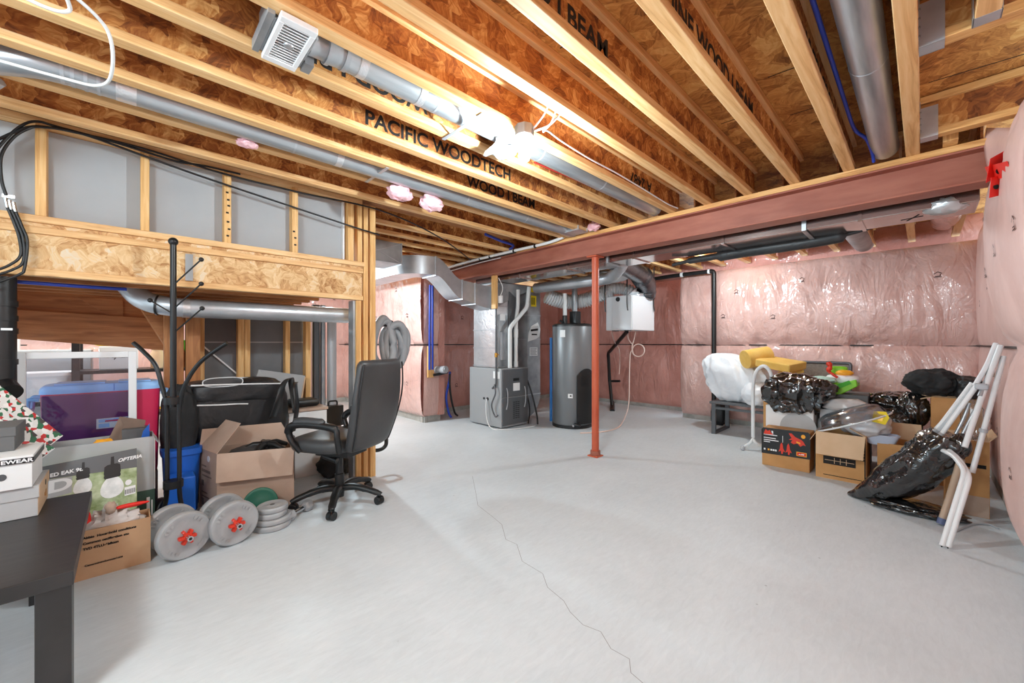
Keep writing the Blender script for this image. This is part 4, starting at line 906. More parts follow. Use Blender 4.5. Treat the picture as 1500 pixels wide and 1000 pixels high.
for v in [.03+.93*k/24 for k in range(25)]: r_ = backring(v); pp.append(max(r_, key=lambda p: p.x)-V((.0,.03,0)))
for sg in (1, -1): ob('piping', MB().tube([V((p.x*sg-.006*sg, p.y-.008, p.z)) for p in pp], .006, 8), BLK, bk, sm=60, **L)
for sg in (-1, 1):
    x = .285*sg
    ar = ob('armrest', MB().tube(smooth_path([(x*.86,-.20,.455),(x,-.215,.56),(x,-.20,.62),(x*1.03,-.10,.640),(x*1.03,.06,.642),(x*1.03,.15,.625),(x,.185,.58),(x*.97,.16,.51),(x*.86,.12,.44)], 7), [.02]*14+[.026]*29+[.02]*14, 12, flat=1.1), BLK, t, sm=60, **L)
    ob('pad', MB().tube(smooth_path([(x*1.03,-.12,.660),(x*1.03,.05,.662),(x*1.03,.13,.648)], 5), [.012]+[.024]*9+[.012], 12, flat=1.3), LEA, ar, sm=60, **L)
# ---------------------------------------------------------------- black table and shoe boxes on it
tz = .45
t = thing('side_table', 'plain black wood table in the near left corner with shoe boxes on it', 'table', (-.6,2.44,0))
ob('tabletop', MB().box((-1.06,1.955,tz-.05), (-.125,2.935,tz)), BLKT, t, bev=.003)
for x, y in ((-1.055,1.962),(-1.055,2.85),(-.21,1.962),(-.32,2.83)):
    ob('leg', MB().box((x,y,0), (x+.08,y+.08,tz-.05)), BLKT, t, bev=.002)
a = Q(2,757,z=tz); o = ob('paper_slip', MB().box((a.x-.06,a.y-.01,tz+.0005), (a.x+.012,a.y+.05,tz+.004)), WHITE); tag(o, 'small white slip at the table edge left of the frame', 'paper')
def lidbox(name, x0, x1, y0, y1, z0, z1, lid, bm, lm, lab, endm=None, rot=0):
    t = thing(name, lab, 'box', ((x0+x1)/2,(y0+y1)/2,z0), 0, 'shoe boxes on the table')
    ob('body', MB().box((x0+.004,y0+.004,z0), (x1-.004,y1-.004,z1-lid*.5)), bm, t, bev=.002)
    ob('lid', MB().box((x0,y0,z1-lid), (x1,y1,z1)), lm, t, bev=.002)
    if endm: ob('end_panel', MB().box((x1-.0042,y0+.006,z0+.001), (x1-.003,y1-.006,z1-lid)), endm, t); ob('end_panel', MB().box((x1-.0002,y0+.002,z1-lid+.001), (x1+.001,y1-.002,z1-.001)), endm, t)
    return t
t = lidbox('shoe_box', -.66,-.272,2.67,2.975, tz+.001, .582, .052, GREYC, GREYC, 'grey shoe box with a tan cardboard end, lowest of the stack on the table', CARDL)
ob('thumb_hole', MB().cyl((-.2735,2.85,.552), (-.2695,2.85,.552), .013, 16), BLK, t, sm=40); ob('emblem', MB().cyl((-.275,2.90,.492), (-.2735,2.90,.492), .016, 16).box((-.275,2.86,.485), (-.2735,2.882,.50)), CARD, t, sm=40)
t = lidbox('shoe_box', -.64,-.286,2.655,2.95, .583, .722, .032, WCARD, WCARD, 'white shoe box with a black banded lid, middle of the stack on the table')
ob('lid_band', MB().box((-.641,2.653,.690), (-.2848,2.6545,.7125)).box((-.2858,2.653,.690), (-.2845,2.951,.7125)), BLKM, t)
txt('EWEAR', .021, (-.374,2.6525,.6945), (1,0,0), (0,0,1), WINK, t, bold=.0006, wx=1.25)
ob('emblem', MB().cyl((-.372,2.6575,.640), (-.372,2.6590,.640), .014, 16), GREYM, t, sm=40)
t = lidbox('shoe_box', -.70,-.352,2.80,3.05, .723, .828, .04, GREYK, GREYK, 'dark grey shoe box topmost on the stack at the left edge')
# christmas wrapping paper rolls
def pattern(name):
    m, nt, b = _base(name, .45, 0, .3)
    v = coords(nt, (1,1,1)); vo = N(nt, 'ShaderNodeTexVoronoi'); vo.inputs['Scale'].default_value = 62; nt.links.new(v, vo.inputs['Vector'])
    s_ = N(nt, 'ShaderNodeSeparateColor'); nt.links.new(vo.outputs['Color'], s_.inputs[0]); r_ = N(nt, 'ShaderNodeValToRGB'); r_.color_ramp.interpolation = 'CONSTANT'; e = r_.color_ramp.elements
    for _ in range(3): e.new(.5)
    for el, (p, c_) in zip(e, ((0,(228,226,222)),(.48,(196,40,40)),(.62,(240,238,234)),(.74,(40,104,70)),(.88,(70,62,60)))): el.position = p; el.color = (*s2l(c_), 1)
    nt.links.new(s_.outputs[0], r_.inputs[0]); nt.links.new(r_.outputs[0], b.inputs['Base Color']); return m
XMAS = pattern('christmas_print')
gw = 'long flat boxes in christmas print'
for i, (p0, p1, wd, th, yy, lab) in enumerate((((-30,566),(76,648),.10,.035,3.16,'long box with green and red christmas print leaning at the left, farther one'), ((-40,592),(62,668),.10,.045,3.08,'long box with christmas print leaning at the left, nearer one'))):
    a, b = Q(*p0, y=yy), Q(*p1, y=yy+.04); o = ob('gift_wrap_box', MB().bar(a, b, wd, th, (.25,-.8,.9)), XMAS, bev=.004); tag(o, lab, 'box', gw)
    ob('end_cap', MB().bar(b-(b-a).normalized()*.004, b+(b-a).normalized()*.003, wd*.98, th*.9, (.25,-.8,.9)), WCARD, o)
    ob('border', MB().bar(a+V((.0,-.005,th*.5)), b+V((0,-.005,th*.5)), .02, .002, (.25,-.8,.9)), GREENC, o)
a = Q(12,598,y=3.12); o = ob('paper_sheet', MB().grid(lambda u, v: V((-.62+.22*u, 3.20-.10*v, .90+.02*math.sin(u*5)-.09*u-.05*v)), 6, 4), WCARD, sm=40, solid=.002); tag(o, 'folded white printed sheet on the christmas boxes', 'paper')
# ---------------------------------------------------------------- open boxes in the left corner
def openbox(name, lab, cat, x0, x1, y0, y1, z0, z1, mat, th=.006, flaps=(), rot=0, inner=None, group=None):
    """flaps: (side, length, angle from upright, outward positive)"""
    cx, cy = (x0+x1)/2, (y0+y1)/2; t = thing(name, lab, cat, (cx,cy,z0), rot, group); a, b, h = (x1-x0)/2, (y1-y0)/2, z1-z0
    ob('body', MB().box((-a,-b,0),(a,b,th)).box((-a,-b,th),(-a+th,b,h)).box((a-th,-b,th),(a,b,h)).box((-a+th,-b,th),(a-th,-b+th,h)).box((-a+th,b-th,th),(a-th,b,h)), mat, t, W=False)
    for sd, ln, an in flaps:
        an = R(an); s_, c_ = math.sin(an)*ln, math.cos(an)*ln
        if sd in 'NS':
            g = 1 if sd == 'N' else -1; y = b*g-th/2*g; q = [V((-a+.003,y,h)),V((a-.003,y,h)),V((a-.012,y+s_*g,h+c_)),V((-a+.012,y+s_*g,h+c_))]
            ext = V((0,c_,-s_*g)).normalized()*th*.8
        else:
            g = 1 if sd == 'E' else -1; x = a*g-th/2*g; q = [V((x,-b+.003,h)),V((x,b-.003,h)),V((x+s_*g,b-.012,h+c_)),V((x+s_*g,-b+.012,h+c_))]
            ext = V((c_,0,-s_*g)).normalized()*th*.8
        ob('flap', MB().prism(q, ext), inner or mat, t, W=False)
    return t
t = openbox('storage_box', 'large open grey box with a green lower half behind the bulb carton', 'box', -.34,.125,3.36,3.57,0,.615, GREYC, .006, (('E',.05,150),))
ob('green_wrap', MB().box((-.342,3.357,0), (.127,3.3595,.285)).box((.1265,3.357,0), (.129,3.57,.285)), GREENC, t)
txt('WHITE', .03, (.1295,3.40,.10), (0,0,1), (0,-1,0), WINK, t); 
ob('print', MB().box((.09,3.3555,.12), (.105,3.3568,.24)).box((.112,3.3555,.12), (.118,3.3568,.22)), WINK, t)
ob('side_edge', MB().box((.1265,3.362,.285), (.130,3.56,.60)), WCARD, t)
# things standing in it
o = ob('cardboard_piece', MB().prism([(-.12,3.46,.50),(.06,3.46,.50),(.09,3.50,.70),(-.03,3.53,.735)], (.0,.006,.0)), CARDD); tag(o, 'brown-grey carton flap sticking up out of the grey box', 'cardboard')
o = ob('dark_carton', MB().box((-.02,3.44,.45), (.10,3.55,.66), Matrix.Translation((0,0,0)) @ Matrix.Rotation(R(0), 4, 'Z')), GREYK, bev=.003); tag(o, 'dark grey carton inside the open grey box', 'box')
o = ob('orange_wrapper', MB().blob((-.10,3.42,.585), (.05,.03,.035), 4, .3, 3, None, .4, n=20), ORNG, sm=60); tag(o, 'crumpled orange wrapper at the rim of the grey box', 'wrapper')
o = ob('blue_folder', MB().prism([(.045,3.40,.50),(.105,3.40,.50),(.105,3.40,.69),(.075,3.40,.645)], (0,.01,0)), BLUEB); tag(o, 'pointed blue plastic sheet in the grey box', 'plastic sheet')
# string light carton
def bulbmat():
    return M_('foliage_print', (120,140,84), .5, 0, (196,206,170), 14)
t = thing('light_carton', 'carton picturing two hanging bulbs, leaning against the grey box', 'box', (-.12,3.25,.10))
A0 = V((-.36,3.12,.085)); UX = V((.405,.03,.03)); UY = V((0,.16,.45)); nrm = UX.cross(UY).normalized()
if nrm.y > 0: nrm = -nrm
def lp2(u, v, k=.0): return A0+UX*u+UY*v+nrm*k
ob('body', MB().prism([lp2(0,0),lp2(1,0),lp2(1,1),lp2(0,1)], -nrm*.11), bulbmat(), t, bev=.003)
ob('dark_band', MB().prism([lp2(0,.86,.0008),lp2(1,.76,.0008),lp2(1,.998,.0008),lp2(0,.998,.0008)], nrm*.0006), GREYM, t)
ob('white_band', MB().prism([lp2(0,.62,.0008),lp2(.36,.64,.0008),lp2(.36,.82,.0008),lp2(0,.855,.0008)], nrm*.0005), GREYC, t)
uxn, uyn = UX.normalized(), UY.normalized()
txt('D', .088, lp2(.14,.69,.002), uxn, uyn, WINK, t, bold=.003, wx=1.4)
txt('ED EAK 9t.', .026, lp2(.16,.862,.003), uxn, uyn, WINK, t, bold=.001)
txt('OPTERIA', .026, lp2(.80,.87,.003), uxn, uyn, WINK, t, bold=.001, font_shear=.2)
for u, v, s_ in ((.46,.78,.98),(.745,.72,1.3)):
    def pz(rx, rz, n=24): return [lp2(u, v, .0016)+uxn*(rx*(1-.25*math.sin(2*PI*k/n))*math.cos(2*PI*k/n))*s_+uyn*(rz*math.sin(2*PI*k/n))*s_ for k in range(n)]
    g = ob('bulb_picture', MB().prism([p-uyn*.045*s_ for p in pz(.036,.048)], nrm*.0005), M_('bulb_print', (214,216,214), .5, 0, (238,238,236), 30), t)
    sk = MB().prism([lp2(u,v,.0022)+uxn*x*s_+uyn*y*s_ for x, y in ((-.024,-.008),(.024,-.008),(.027,.0),(.025,.008),(.027,.016),(.025,.045),(.015,.052),(-.015,.052),(-.025,.045),(-.027,.016),(-.025,.008),(-.027,.0))], nrm*.0005).prism([lp2(u,v,.0022)+uxn*x*s_+uyn*y*s_ for x, y in ((-.006,.05),(.006,.05),(.005,.085),(-.005,.085))], nrm*.0005)
    ob('socket_picture', sk, BLKM, g)
bc = ob('barcode', MB().prism([lp2(.87,.45,.001),lp2(.985,.45,.001),lp2(.985,.55,.001),lp2(.87,.55,.001)], nrm*.0005), WINK, t)
m = MB()
for i in range(9): m.bar(lp2(.878+.0122*i,.465,.0018), lp2(.878+.0122*i,.52,.0018), .0016 if i % 2 else .003, .0006, nrm)
ob('bar', m, INK, bc)
ob('emblem', MB().prism([lp2(.91,.60,.001)+uxn*.014*math.cos(2*PI*k/16)+uyn*.016*math.sin(2*PI*k/16) for k in range(16)], nrm*.0005), WINK, t)
# brown box in front with a tied bag
t = openbox('cardboard_box', 'brown cardboard box with printed lines holding a tied plastic bag', 'box', -.42,.096,2.955,3.11,0,.245, CARDT, .005, (('W',.05,20),))
for i, s_ in enumerate(('Abbio  Household conditions', 'Common oscification sto', 'TVD 4TLU-6bficon')): txt(s_, .0165, (-.158,2.9535,.205-.028*i), (1,0,0), (0,0,1), INK, t, bold=.0008)
txt('Ctmanninsndomoss1ons', .014, (-.152,2.9535,.065), (1,0,0), (0,0,1), INK, t, bold=.0005)
o = ob('tied_bag', MB().blob((-.08,3.03,.22), (.15,.06,.10), 21, .18, 2.5, None, .35, n=44, shape=lambda p, d: p*(1-.3*max(0, d.z)*abs(math.sin(d.x*12)))), M_('greyish_bag', (188,178,172), .35, 0, (214,208,204), 8, bmp=.4, bsc=18, coat=.5), sm=60); tag(o, 'greyish tied plastic bag bulging out of the brown box', 'bag')
ob('knot', MB().blob((-.06,3.0,.325), (.022,.02,.03), 9, .3, 3, None, .4, n=18), CARDG, o, sm=60)
for p_, s_ in (((-.16,3.0,.285),(.028,.012,.07)),((.02,3.01,.315),(.07,.012,.012))): ob('red_stripe', MB().blob(p_, s_, 2, .1, 2, n=18), SIGNR, o, sm=60)
# ---------------------------------------------------------------- glazed white frame and cooler
t = thing('window_sash', 'white framed pane of bluish glass standing in front of the cooler', 'window sash', (-.17,3.25,0))
P0, P1 = Q(28,502,y=3.64), Q(195,502,y=3.66); P0.z = P1.z = 0
dv = (P1-P0).normalized(); nv = V((dv.y,-dv.x,0))
zt = 1.2-14*((P0.x*CS+P0.y*SN))/FPX
def fr(a, b, z0, z1): p, q = P0+dv*a, P0+dv*b; return MB().prism([V((p.x,p.y,z0)),V((q.x,q.y,z0)),V((q.x,q.y,z1)),V((p.x,p.y,z1))], nv*-.03)
LN = (P1-P0).length; zl = .0
ob('stile', fr(-.025,.025,zl,zt), WHITE, t, bev=.004); ob('stile', fr(LN-.022,LN+.018,zl,zt), WHITE, t, bev=.004); ob('rail', fr(.025,LN-.022,zt-.04,zt), WHITE, t, bev=.004); ob('rail', fr(.025,LN-.022,zl,zl+.04), WHITE, t, bev=.004)
p, q = P0+dv*.022-nv*.012, P0+dv*(LN-.02)-nv*.012
ob('pane', MB().prism([V((p.x,p.y,zl+.03)),V((q.x,q.y,zl+.03)),V((q.x,q.y,zt-.03)),V((p.x,p.y,zt-.03))], nv*-.005), PANE, t)
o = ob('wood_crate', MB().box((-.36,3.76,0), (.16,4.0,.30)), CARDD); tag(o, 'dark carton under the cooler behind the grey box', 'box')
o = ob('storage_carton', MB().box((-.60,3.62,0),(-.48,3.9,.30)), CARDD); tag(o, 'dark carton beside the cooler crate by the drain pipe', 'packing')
t = thing('cooler', 'red cooler with a light blue lid behind the white framed pane', 'cooler', (-.06,3.84,.30))
cx0, cx1, cy0, cy1 = -.385, .175, 3.74, 4.02
rs = []
for z, k in ((.302,.94),(.33,.955),(.86,.995),(.885,1.0)): rs.append([V(((cx0+cx1)/2+x*k, (cy0+cy1)/2+y*k, z)) for x, y in sellipse((cx1-cx0)/2, (cy1-cy0)/2, 7, 48)])
ob('body', MB().loft(rs), COOLR, t, sm=35)
rs = []
for z, k in ((.880,1.02),(.900,1.02),(.918,1.0),(.93,.96),(.934,.9)): rs.append([V(((cx0+cx1)/2+x*k, (cy0+cy1)/2+y*k, z)) for x, y in sellipse((cx1-cx0)/2, (cy1-cy0)/2, 6, 48)])
fpn = MB().box((cx0+.012,cy0-.004,.33),(.046,cy0+.01,.872)); ob('pane_tint_panel', fpn, COOLPANE, t, bev=.004)  # added sheet, carries the look of the body through the pane
ld = ob('lid', MB().loft(rs), BLUEL, t, sm=35); ob('lid_seam', MB().box((-.06,cy0-.008,.885),(-.057,cy0+.05,.93)), BLUEB, ld); ob('lid_rib', MB().box((cx0+.06,cy0+.03,.932),(-.1,cy1-.03,.942)).box((-.04,cy0+.03,.932),(cx1-.05,cy1-.03,.942)), BLUEL, ld, bev=.005)
for sg, x in ((-1,cx0),(1,cx1)): ob('handle', MB().tube(fillet([(x,3.78,.85),(x+sg*.045,3.78,.855),(x+sg*.05,3.78,.77),(x+sg*.05,3.96,.77),(x+sg*.045,3.96,.855),(x,3.96,.85)], .015), .013, 10), BLUEL, t, sm=50)
ll = ob('label', MB().box((-.14,cy0-.006,.64),(.02,cy0+.002,.705)), WCARD, t); ob('label_print', MB().box((-.13,cy0-.0072,.68),(.01,cy0-.0055,.70)).box((-.13,cy0-.0072,.645),(-.08,cy0-.0055,.672)), BLUEL, ll); ob('label_stripe', MB().box((-.1,cy0-.008,.682),(-.03,cy0-.007,.692)), COOLR, ll)
# ---------------------------------------------------------------- coat stand
bx, by = .21, 3.25
t = thing('coat_stand', 'black metal coat stand with ball tipped pegs and bowed legs', 'coat stand', (bx,by,0))
rt = V((SN,-CS,0)); fw = V((CS,SN,0)); b0 = V((bx,by,0))
ob('pole', MB().cyl(b0+V((0,0,.80)), b0+V((0,0,1.815)), .0165, 16), BLKM, t, sm=40); ob('finial', MB().sphere(b0+V((0,0,1.83)), .026, 16), BLKM, t, sm=60)
for dx, dy in ((1,0),(-1,0)):
    d = rt*dx+fw*dy; d.normalize(); sc_ = 1.0 if dx > 0 else .74
    if dy < 0: continue
    ob('leg', MB().tube(smooth_path([b0+d*r_*1.0+V((0,0,z)) for r_, z in ((.13,.012),(.10,.06),(.06,.16),(.040,.26),(.038,.42),(.038,.62),(.040,.80),(.07,.93),(.15*sc_,1.06),(.25*sc_,1.145),(.335*sc_,1.20))], 6), .0125, 10), BLKM, t, sm=60)
for z in (.30,.82): ob('collar', MB().lathe([(.001,0),(.05,0),(.05,.045),(.001,.045)], b0+V((0,0,z)), 16), BLKM, t, sm=40)
for (z0, z1, dx, dy, tip) in ((1.56,1.715,.19,-.02,0),(1.41,1.565,.19,-.02,0),(1.26,1.415,.18,0,0),(1.38,1.47,-.19,.05,0)):
    a, b = b0+V((0,0,z0)), b0+rt*dx+fw*dy+V((0,0,z1)); pg = ob('peg', MB().cyl(a, b, .0045, 8), BLKM, t, sm=40); ob('ball', MB().sphere(b, .014, 14), BLKM, pg, sm=60)
# ---------------------------------------------------------------- blue bin, bags and boxes behind
t = thing('blue_bin', 'blue plastic bin with a black wheel behind the coat stand', 'bin', (.285,3.75,0))
rs = []
for z, k in ((.0,.85),(.30,.95),(.42,1.0)): rs.append([V((.285+x*k, 3.75+y*k, z)) for x, y in sellipse(.105, .14, 5, 32)])
ob('body', MB().loft(rs), BLUEB, t, sm=35); ob('rim', MB().loft([[V((.285+x, 3.75+y, z)) for x, y in sellipse(.115, .15, 5, 32)] for z in (.41,.45)]), BLUEB, t, sm=35)
ob('wheel', MB().cyl((.15,3.52,.09),(.19,3.49,.09),.085,24), BLK, t, sm=40, bev=.006); ob('foot', MB().box((.19,3.44,0),(.34,3.60,.30)), BLUEB, t, bev=.01)
o = ob('stacked_tub', MB().box((.30,3.78,0), (1.05,4.15,.40)), GREYK, bev=.01); tag(o, 'dark tub hidden under the black bags', 'tub')
t = thing('cooler_bag', 'large black nylon bag with grey piping behind the open carton', 'bag', (.66,3.86,.40))
ob('body', MB().blob((.65,3.93,.63), (.35,.16,.25), 31, .06, 2.0, .40, .10, sq=.45, n=56), NYL, t, sm=60)
ob('top_flap', MB().blob((.64,3.91,.81), (.32,.16,.10), 32, .06, 2.0, None, .10, sq=.55, n=44), NYL, t, sm=60)
m = MB().tube(smooth_path([(.34,3.745,.885),(.5,3.74,.88),(.7,3.74,.872),(.93,3.745,.86)], 6), .006, 8).tube(smooth_path([(.36,3.76,.735),(.5,3.755,.725),(.62,3.755,.72),(.70,3.76,.712)], 6), .006, 8); ob('piping', m, WCARD, t, sm=50)
def ribbon(name, pts, wv, wd, mat, par, th=.003):
    pts = smooth_path(pts, 6); wv = V(wv).normalized()*wd/2; m = MB(); n = len(pts)
    m.add([p-wv for p in pts]+[p+wv for p in pts], [(i, i+1, n+i+1, n+i) for i in range(n-1)]); return ob(name, m, mat, par, sm=60, solid=th)
ribbon('strap', [(.84,3.62,.60),(.88,3.60,.74),(.92,3.64,.86),(1.00,3.74,.90),(1.04,3.84,.82),(1.06,3.80,.60)], (.8,.5,.1), .07, BLK, t); ribbon('strap', [(1.00,3.66,.46),(1.02,3.63,.66),(1.02,3.68,.84),(1.06,3.78,.86)], (.8,.5,0), .05, BLK, t)
o = ob('dark_jacket', MB().blob((.28,3.80,.60), (.10,.10,.27), 33, .12, 2.0, .38, .25, sq=.7, n=44), FAB, sm=60); tag(o, 'black cloth bundle hanging behind the coat stand', 'cloth bundle')
for i, (px, yy, lab) in enumerate(((326,3.78,'black armrest pad with pale edge, front one on the nylon bag'),(342,3.92,'black armrest pad with pale edge, rear one on the nylon bag'))):
    c_ = Q(px, 559, y=yy); tt = thing('armrest_pad', lab, 'armrest', c_, 0, 'chair armrest pads on the bag')
    rs = [[V((c_.x+x*k, c_.y+yv, c_.z+zv*k)) for x, zv in sellipse(.125, .034, 3, 28)] for yv, k in ((-.035,.9),(-.03,1),(.03,1),(.035,.9))]
    ob('pad', MB().loft(rs), LEA, tt, sm=40); ob('edge', MB().tube([V((c_.x+x*1.01, c_.y-.033, c_.z+zv*1.01)) for x, zv in sellipse(.125, .034, 3, 40)], .004, 6, True), WCARD, tt, sm=60)
    ob('stem', MB().cyl((c_.x+.03,c_.y,c_.z-.07),(c_.x+.03,c_.y,c_.z-.03),.008,10), GREYM, tt, sm=40)
o = ob('board', MB().prism([Q(369,575,y=4.16),Q(379,541,y=4.30),Q(447,550,y=4.30),Q(440,607,y=4.16),Q(400,612,y=4.14)], (0,.015,0)), GREYB); tag(o, 'light grey board leaning against the dark stairwell panels', 'board')
ob('edge_strip', MB().bar(Q(438,606,y=4.155),Q(447,552,y=4.295),.012,.006,(0,1,0)), CARDL, o)
o = ob('black_case', MB().box((1.06,3.92,.615), (1.30,4.12,.68)), BLK, bev=.025); tag(o, 'flat black case lying on the carton behind the office chair', 'case')
t = thing('white_carton', 'pale carton with a black case on top behind the office chair', 'box', (1.18,4.0,0)); ob('body', MB().box((1.02,3.86,0), (1.34,4.22,.58)), WCARD, t, bev=.003); ob('lid', MB().box((1.01,3.85,.585), (1.35,4.23,.61)), CARDG, t, bev=.003)
ob('handle_hole', MB().box((1.16,3.858,.47),(1.24,3.8595,.50)), GREYC, t)
o = ob('black_bag', MB().blob((1.36,3.72,.10), (.14,.12,.12), 35, .25, 2.4, 0, .35, n=36), FAB, sm=60); tag(o, 'black crumpled bag on the floor behind the office chair', 'bag')
t = thing('tool_case', 'small black case with a handle behind the office chair arm', 'case', (1.42,3.95,.35)); ob('body', MB().box((1.34,3.92,.40),(1.52,4.0,.60)), BLKM, t, bev=.01); ob('handle', MB().tube(fillet([(1.39,3.96,.60),(1.39,3.96,.64),(1.47,3.96,.64),(1.47,3.96,.60)],.02), .008, 8), BLK, t, sm=50); ob('stand', MB().box((1.36,3.93,0),(1.5,3.99,.40)), CARDD, t)
# open carton with chair parts
t = thing('cardboard_box', 'open greyish brown carton holding black chair parts near the dumbbells', 'box', (.66,3.48,0))
A_, B_, C_, D_ = V((.45,3.40,0)), V((.888,3.225,0)), V((.955,3.56,0)), V((.385,3.70,0)); H_ = V((0,0,.43)); cen = (A_+B_+C_+D_)/4
bm_ = MB(); bm_.prism([A_, B_, C_, D_], (0,0,.006))
for p, q in ((A_,B_),(B_,C_),(C_,D_),(D_,A_)):
    nn = (q-p).normalized(); nn = V((-nn.y, nn.x, 0))*.006; bm_.prism([p, q, q+H_, p+H_], nn)
ob('body', bm_, CARDG, t)
def flp(p, q, vec, ins=.006): vec = V(vec); e = (q-p).normalized()*ins; return ob('flap', MB().prism([p+H_, q+H_, q+H_-e+vec, p+H_+e+vec], (q-p).cross(vec).normalized()*.004), CARDG, t)
flp(A_, B_, (-.018,-.05,-.185)); flp(D_, A_, (.155,.02,.185), .03); flp(B_, C_, (.11,-.02,-.05)); flp(C_, D_, (-.02,.03,.13), .04)
fn = V((-(B_-A_).y*-1, 0, 0))
sw = (A_-D_).normalized(); so = V((sw.y, -sw.x, 0)); so = so if so.x < 0 else -so
def sp_(u, z, k=.0015): return D_+sw*u+V((0,0,z))+so*k
m = MB()
for u0, u1, z0, z1 in ((.05,.13,.31,.32),(.05,.20,.27,.29),(.06,.22,.24,.25),(.05,.09,.17,.21),(.05,.15,.12,.13),(.05,.18,.09,.10),(.05,.09,.03,.08),(.11,.2,.03,.05)): m.prism([sp_(u0,z0),sp_(u1,z0),sp_(u1,z1),sp_(u0,z1)], so*.0006)
ob('side_print', m, CARDD, t); ob('hand_hole', MB().cyl(sp_(.17,.375,.0005), sp_(.17,.375,.003), .022, 16), WCARD, t, sm=40)
tt = thing('chair_part', 'black five-armed chair base lying in the open carton', 'chair base', (.76,3.47,.40), .3)
for k in range(5):
    a = 2*PI*k/5; ob('arm', MB().tube([(0,0,.03),(.08*math.cos(a),.08*math.sin(a),.035),(.16*math.cos(a),.16*math.sin(a),.0)], [.026,.022,.016], 10), BLK, tt, sm=60, W=False)
ob('hub', MB().lathe([(.001,0),(.04,0),(.035,.06),(.001,.06)], n=16), BLK, tt, sm=40, W=False)
o = ob('chair_pad', MB().blob((.70,3.52,.34), (.18,.11,.09), 36, .08, 2, None, .1, sq=.7, n=36), LEA, sm=60); tag(o, 'black padded chair piece inside the open carton', 'chair part')
# ---------------------------------------------------------------- dumbbells and plates
def plate(m, c, ax, r, th):
    Mx = V((0,0,1)).rotation_difference(V(ax)).to_matrix()
    m.lathe([(.001,-th/2),(r*.30,-th/2),(r*.34,-th*.44),(r*.74,-th*.43),(r*.80,-th*.5),(r*.93,-th/2),(r*.985,-th*.36),(r,-th*.2),(r,th*.2),(r*.985,th*.36),(r*.93,th/2),(r*.80,th*.5),(r*.74,th*.43),(r*.34,th*.44),(r*.30,th/2),(.001,th/2)], c, 48, Mx); return m
def dumbbell(loc, lab, rz):
    t = thing('dumbbell', lab, 'dumbbell', loc, rz, 'dumbbells with silver plates'); r = .128
    for y, nm in ((0,'plate'),(.185,'plate')):
        pl = ob(nm, plate(MB(), (0,y,r), (0,-1,0), r, .05), SILV, t, sm=40, W=False)
        g = MB()
        for a0 in (40, 130, 220, 310):
            for i in range(3):
                a = R(a0+i*12); p = V((.112*.62/.62*math.cos(a)*.86, y-.0262, r+.112*.86*math.sin(a))); g.box((-.006,-.001,-.009),(.006,.001,.009), Matrix.Translation(p) @ Matrix.Rotation(-a+PI/2, 4, 'Y'))
        ob('raised_mark', g, SILV, pl, W=False)
    ob('bar', MB().cyl((0,-.085,r),(0,.27,r),.0145,20), CHROME, t, sm=40, W=False); ob('bar_hole', MB().cyl((0,-.0856,r),(0,-.084,r),.008,12), BLK, t, W=False)
    for y in (-.042,.222):
        rs = []
        for yy, k in ((y-.014,.9),(y-.010,1),(y+.010,1),(y+.014,.9)):
            rs.append([V(((.030+.011*(1 if math.cos(6*2*PI*i/72) > 0 else -1)*min(1, abs(math.cos(6*2*PI*i/72))*3))*k*math.cos(2*PI*i/72), yy, r+(.030+.011*(1 if math.cos(6*2*PI*i/72) > 0 else -1)*min(1, abs(math.cos(6*2*PI*i/72))*3))*k*math.sin(2*PI*i/72))) for i in range(72)])
        ob('collar', MB().loft(rs), REDP, t, sm=40, W=False)
    return t
d0 = dumbbell((.232,2.87,0), 'silver dumbbell with a red star collar, the one beside the brown box', R(14))
copy_thing(d0, (.462,2.862,0), R(10), 'silver dumbbell with a red star collar, the one beside the plate stack')
z = 0
for i, (r, th, dx, dy, lab) in enumerate(((.108,.036,0,0,'bottom silver weight plate of the small stack'),(.110,.036,.006,.005,'second silver weight plate from the bottom of the stack'),(.088,.034,-.004,-.004,'third silver weight plate from the bottom of the stack'),(.09,.034,.002,.0,'top silver weight plate of the small stack'))):
    o = ob('weight_plate', plate(MB(), (.685+dx,2.965+dy,z+th/2), (0,0,1), r, th), SILV, sm=40); tag(o, lab, 'weight plate', 'stacked silver weight plates'); z += th+.001
    if i in (0, 3):
        q_ = MB().cyl((.685+dx,2.965+dy,z-.002),(.685+dx,2.965+dy,z+.0005),.014,16); ob('hub_hole', q_, GREYM, o, sm=40)
o = ob('green_disc', plate(MB(), (.66,3.16,.10), V((-.3,-1,.25)), .105, .018), M_('dark_green_plastic', (24,92,72), .45), sm=40); tag(o, 'dark green disc leaning against the carton behind the plates', 'disc')
t = thing('hex_dumbbell', 'small silver hex dumbbell on the floor by the chair leg', 'dumbbell', (.86,3.02,0), R(-55))
def hexh(y0, y1): return MB().loft([[V((.040*k*math.cos(PI/3*i+PI/6*0), yv, .036+.040*k*math.sin(PI/3*i))) for i in range(6)] for yv, k in ((y0,.75),(y0+.012,1),(y1-.012,1),(y1,.75))])
ob('head', hexh(-.12,-.055), SILV, t, W=False, bev=.002); ob('head', hexh(.055,.12), SILV, t, W=False, bev=.002); ob('grip', MB().cyl((0,-.06,.036),(0,.06,.036),.014,14), CHROME, t, sm=40, W=False)
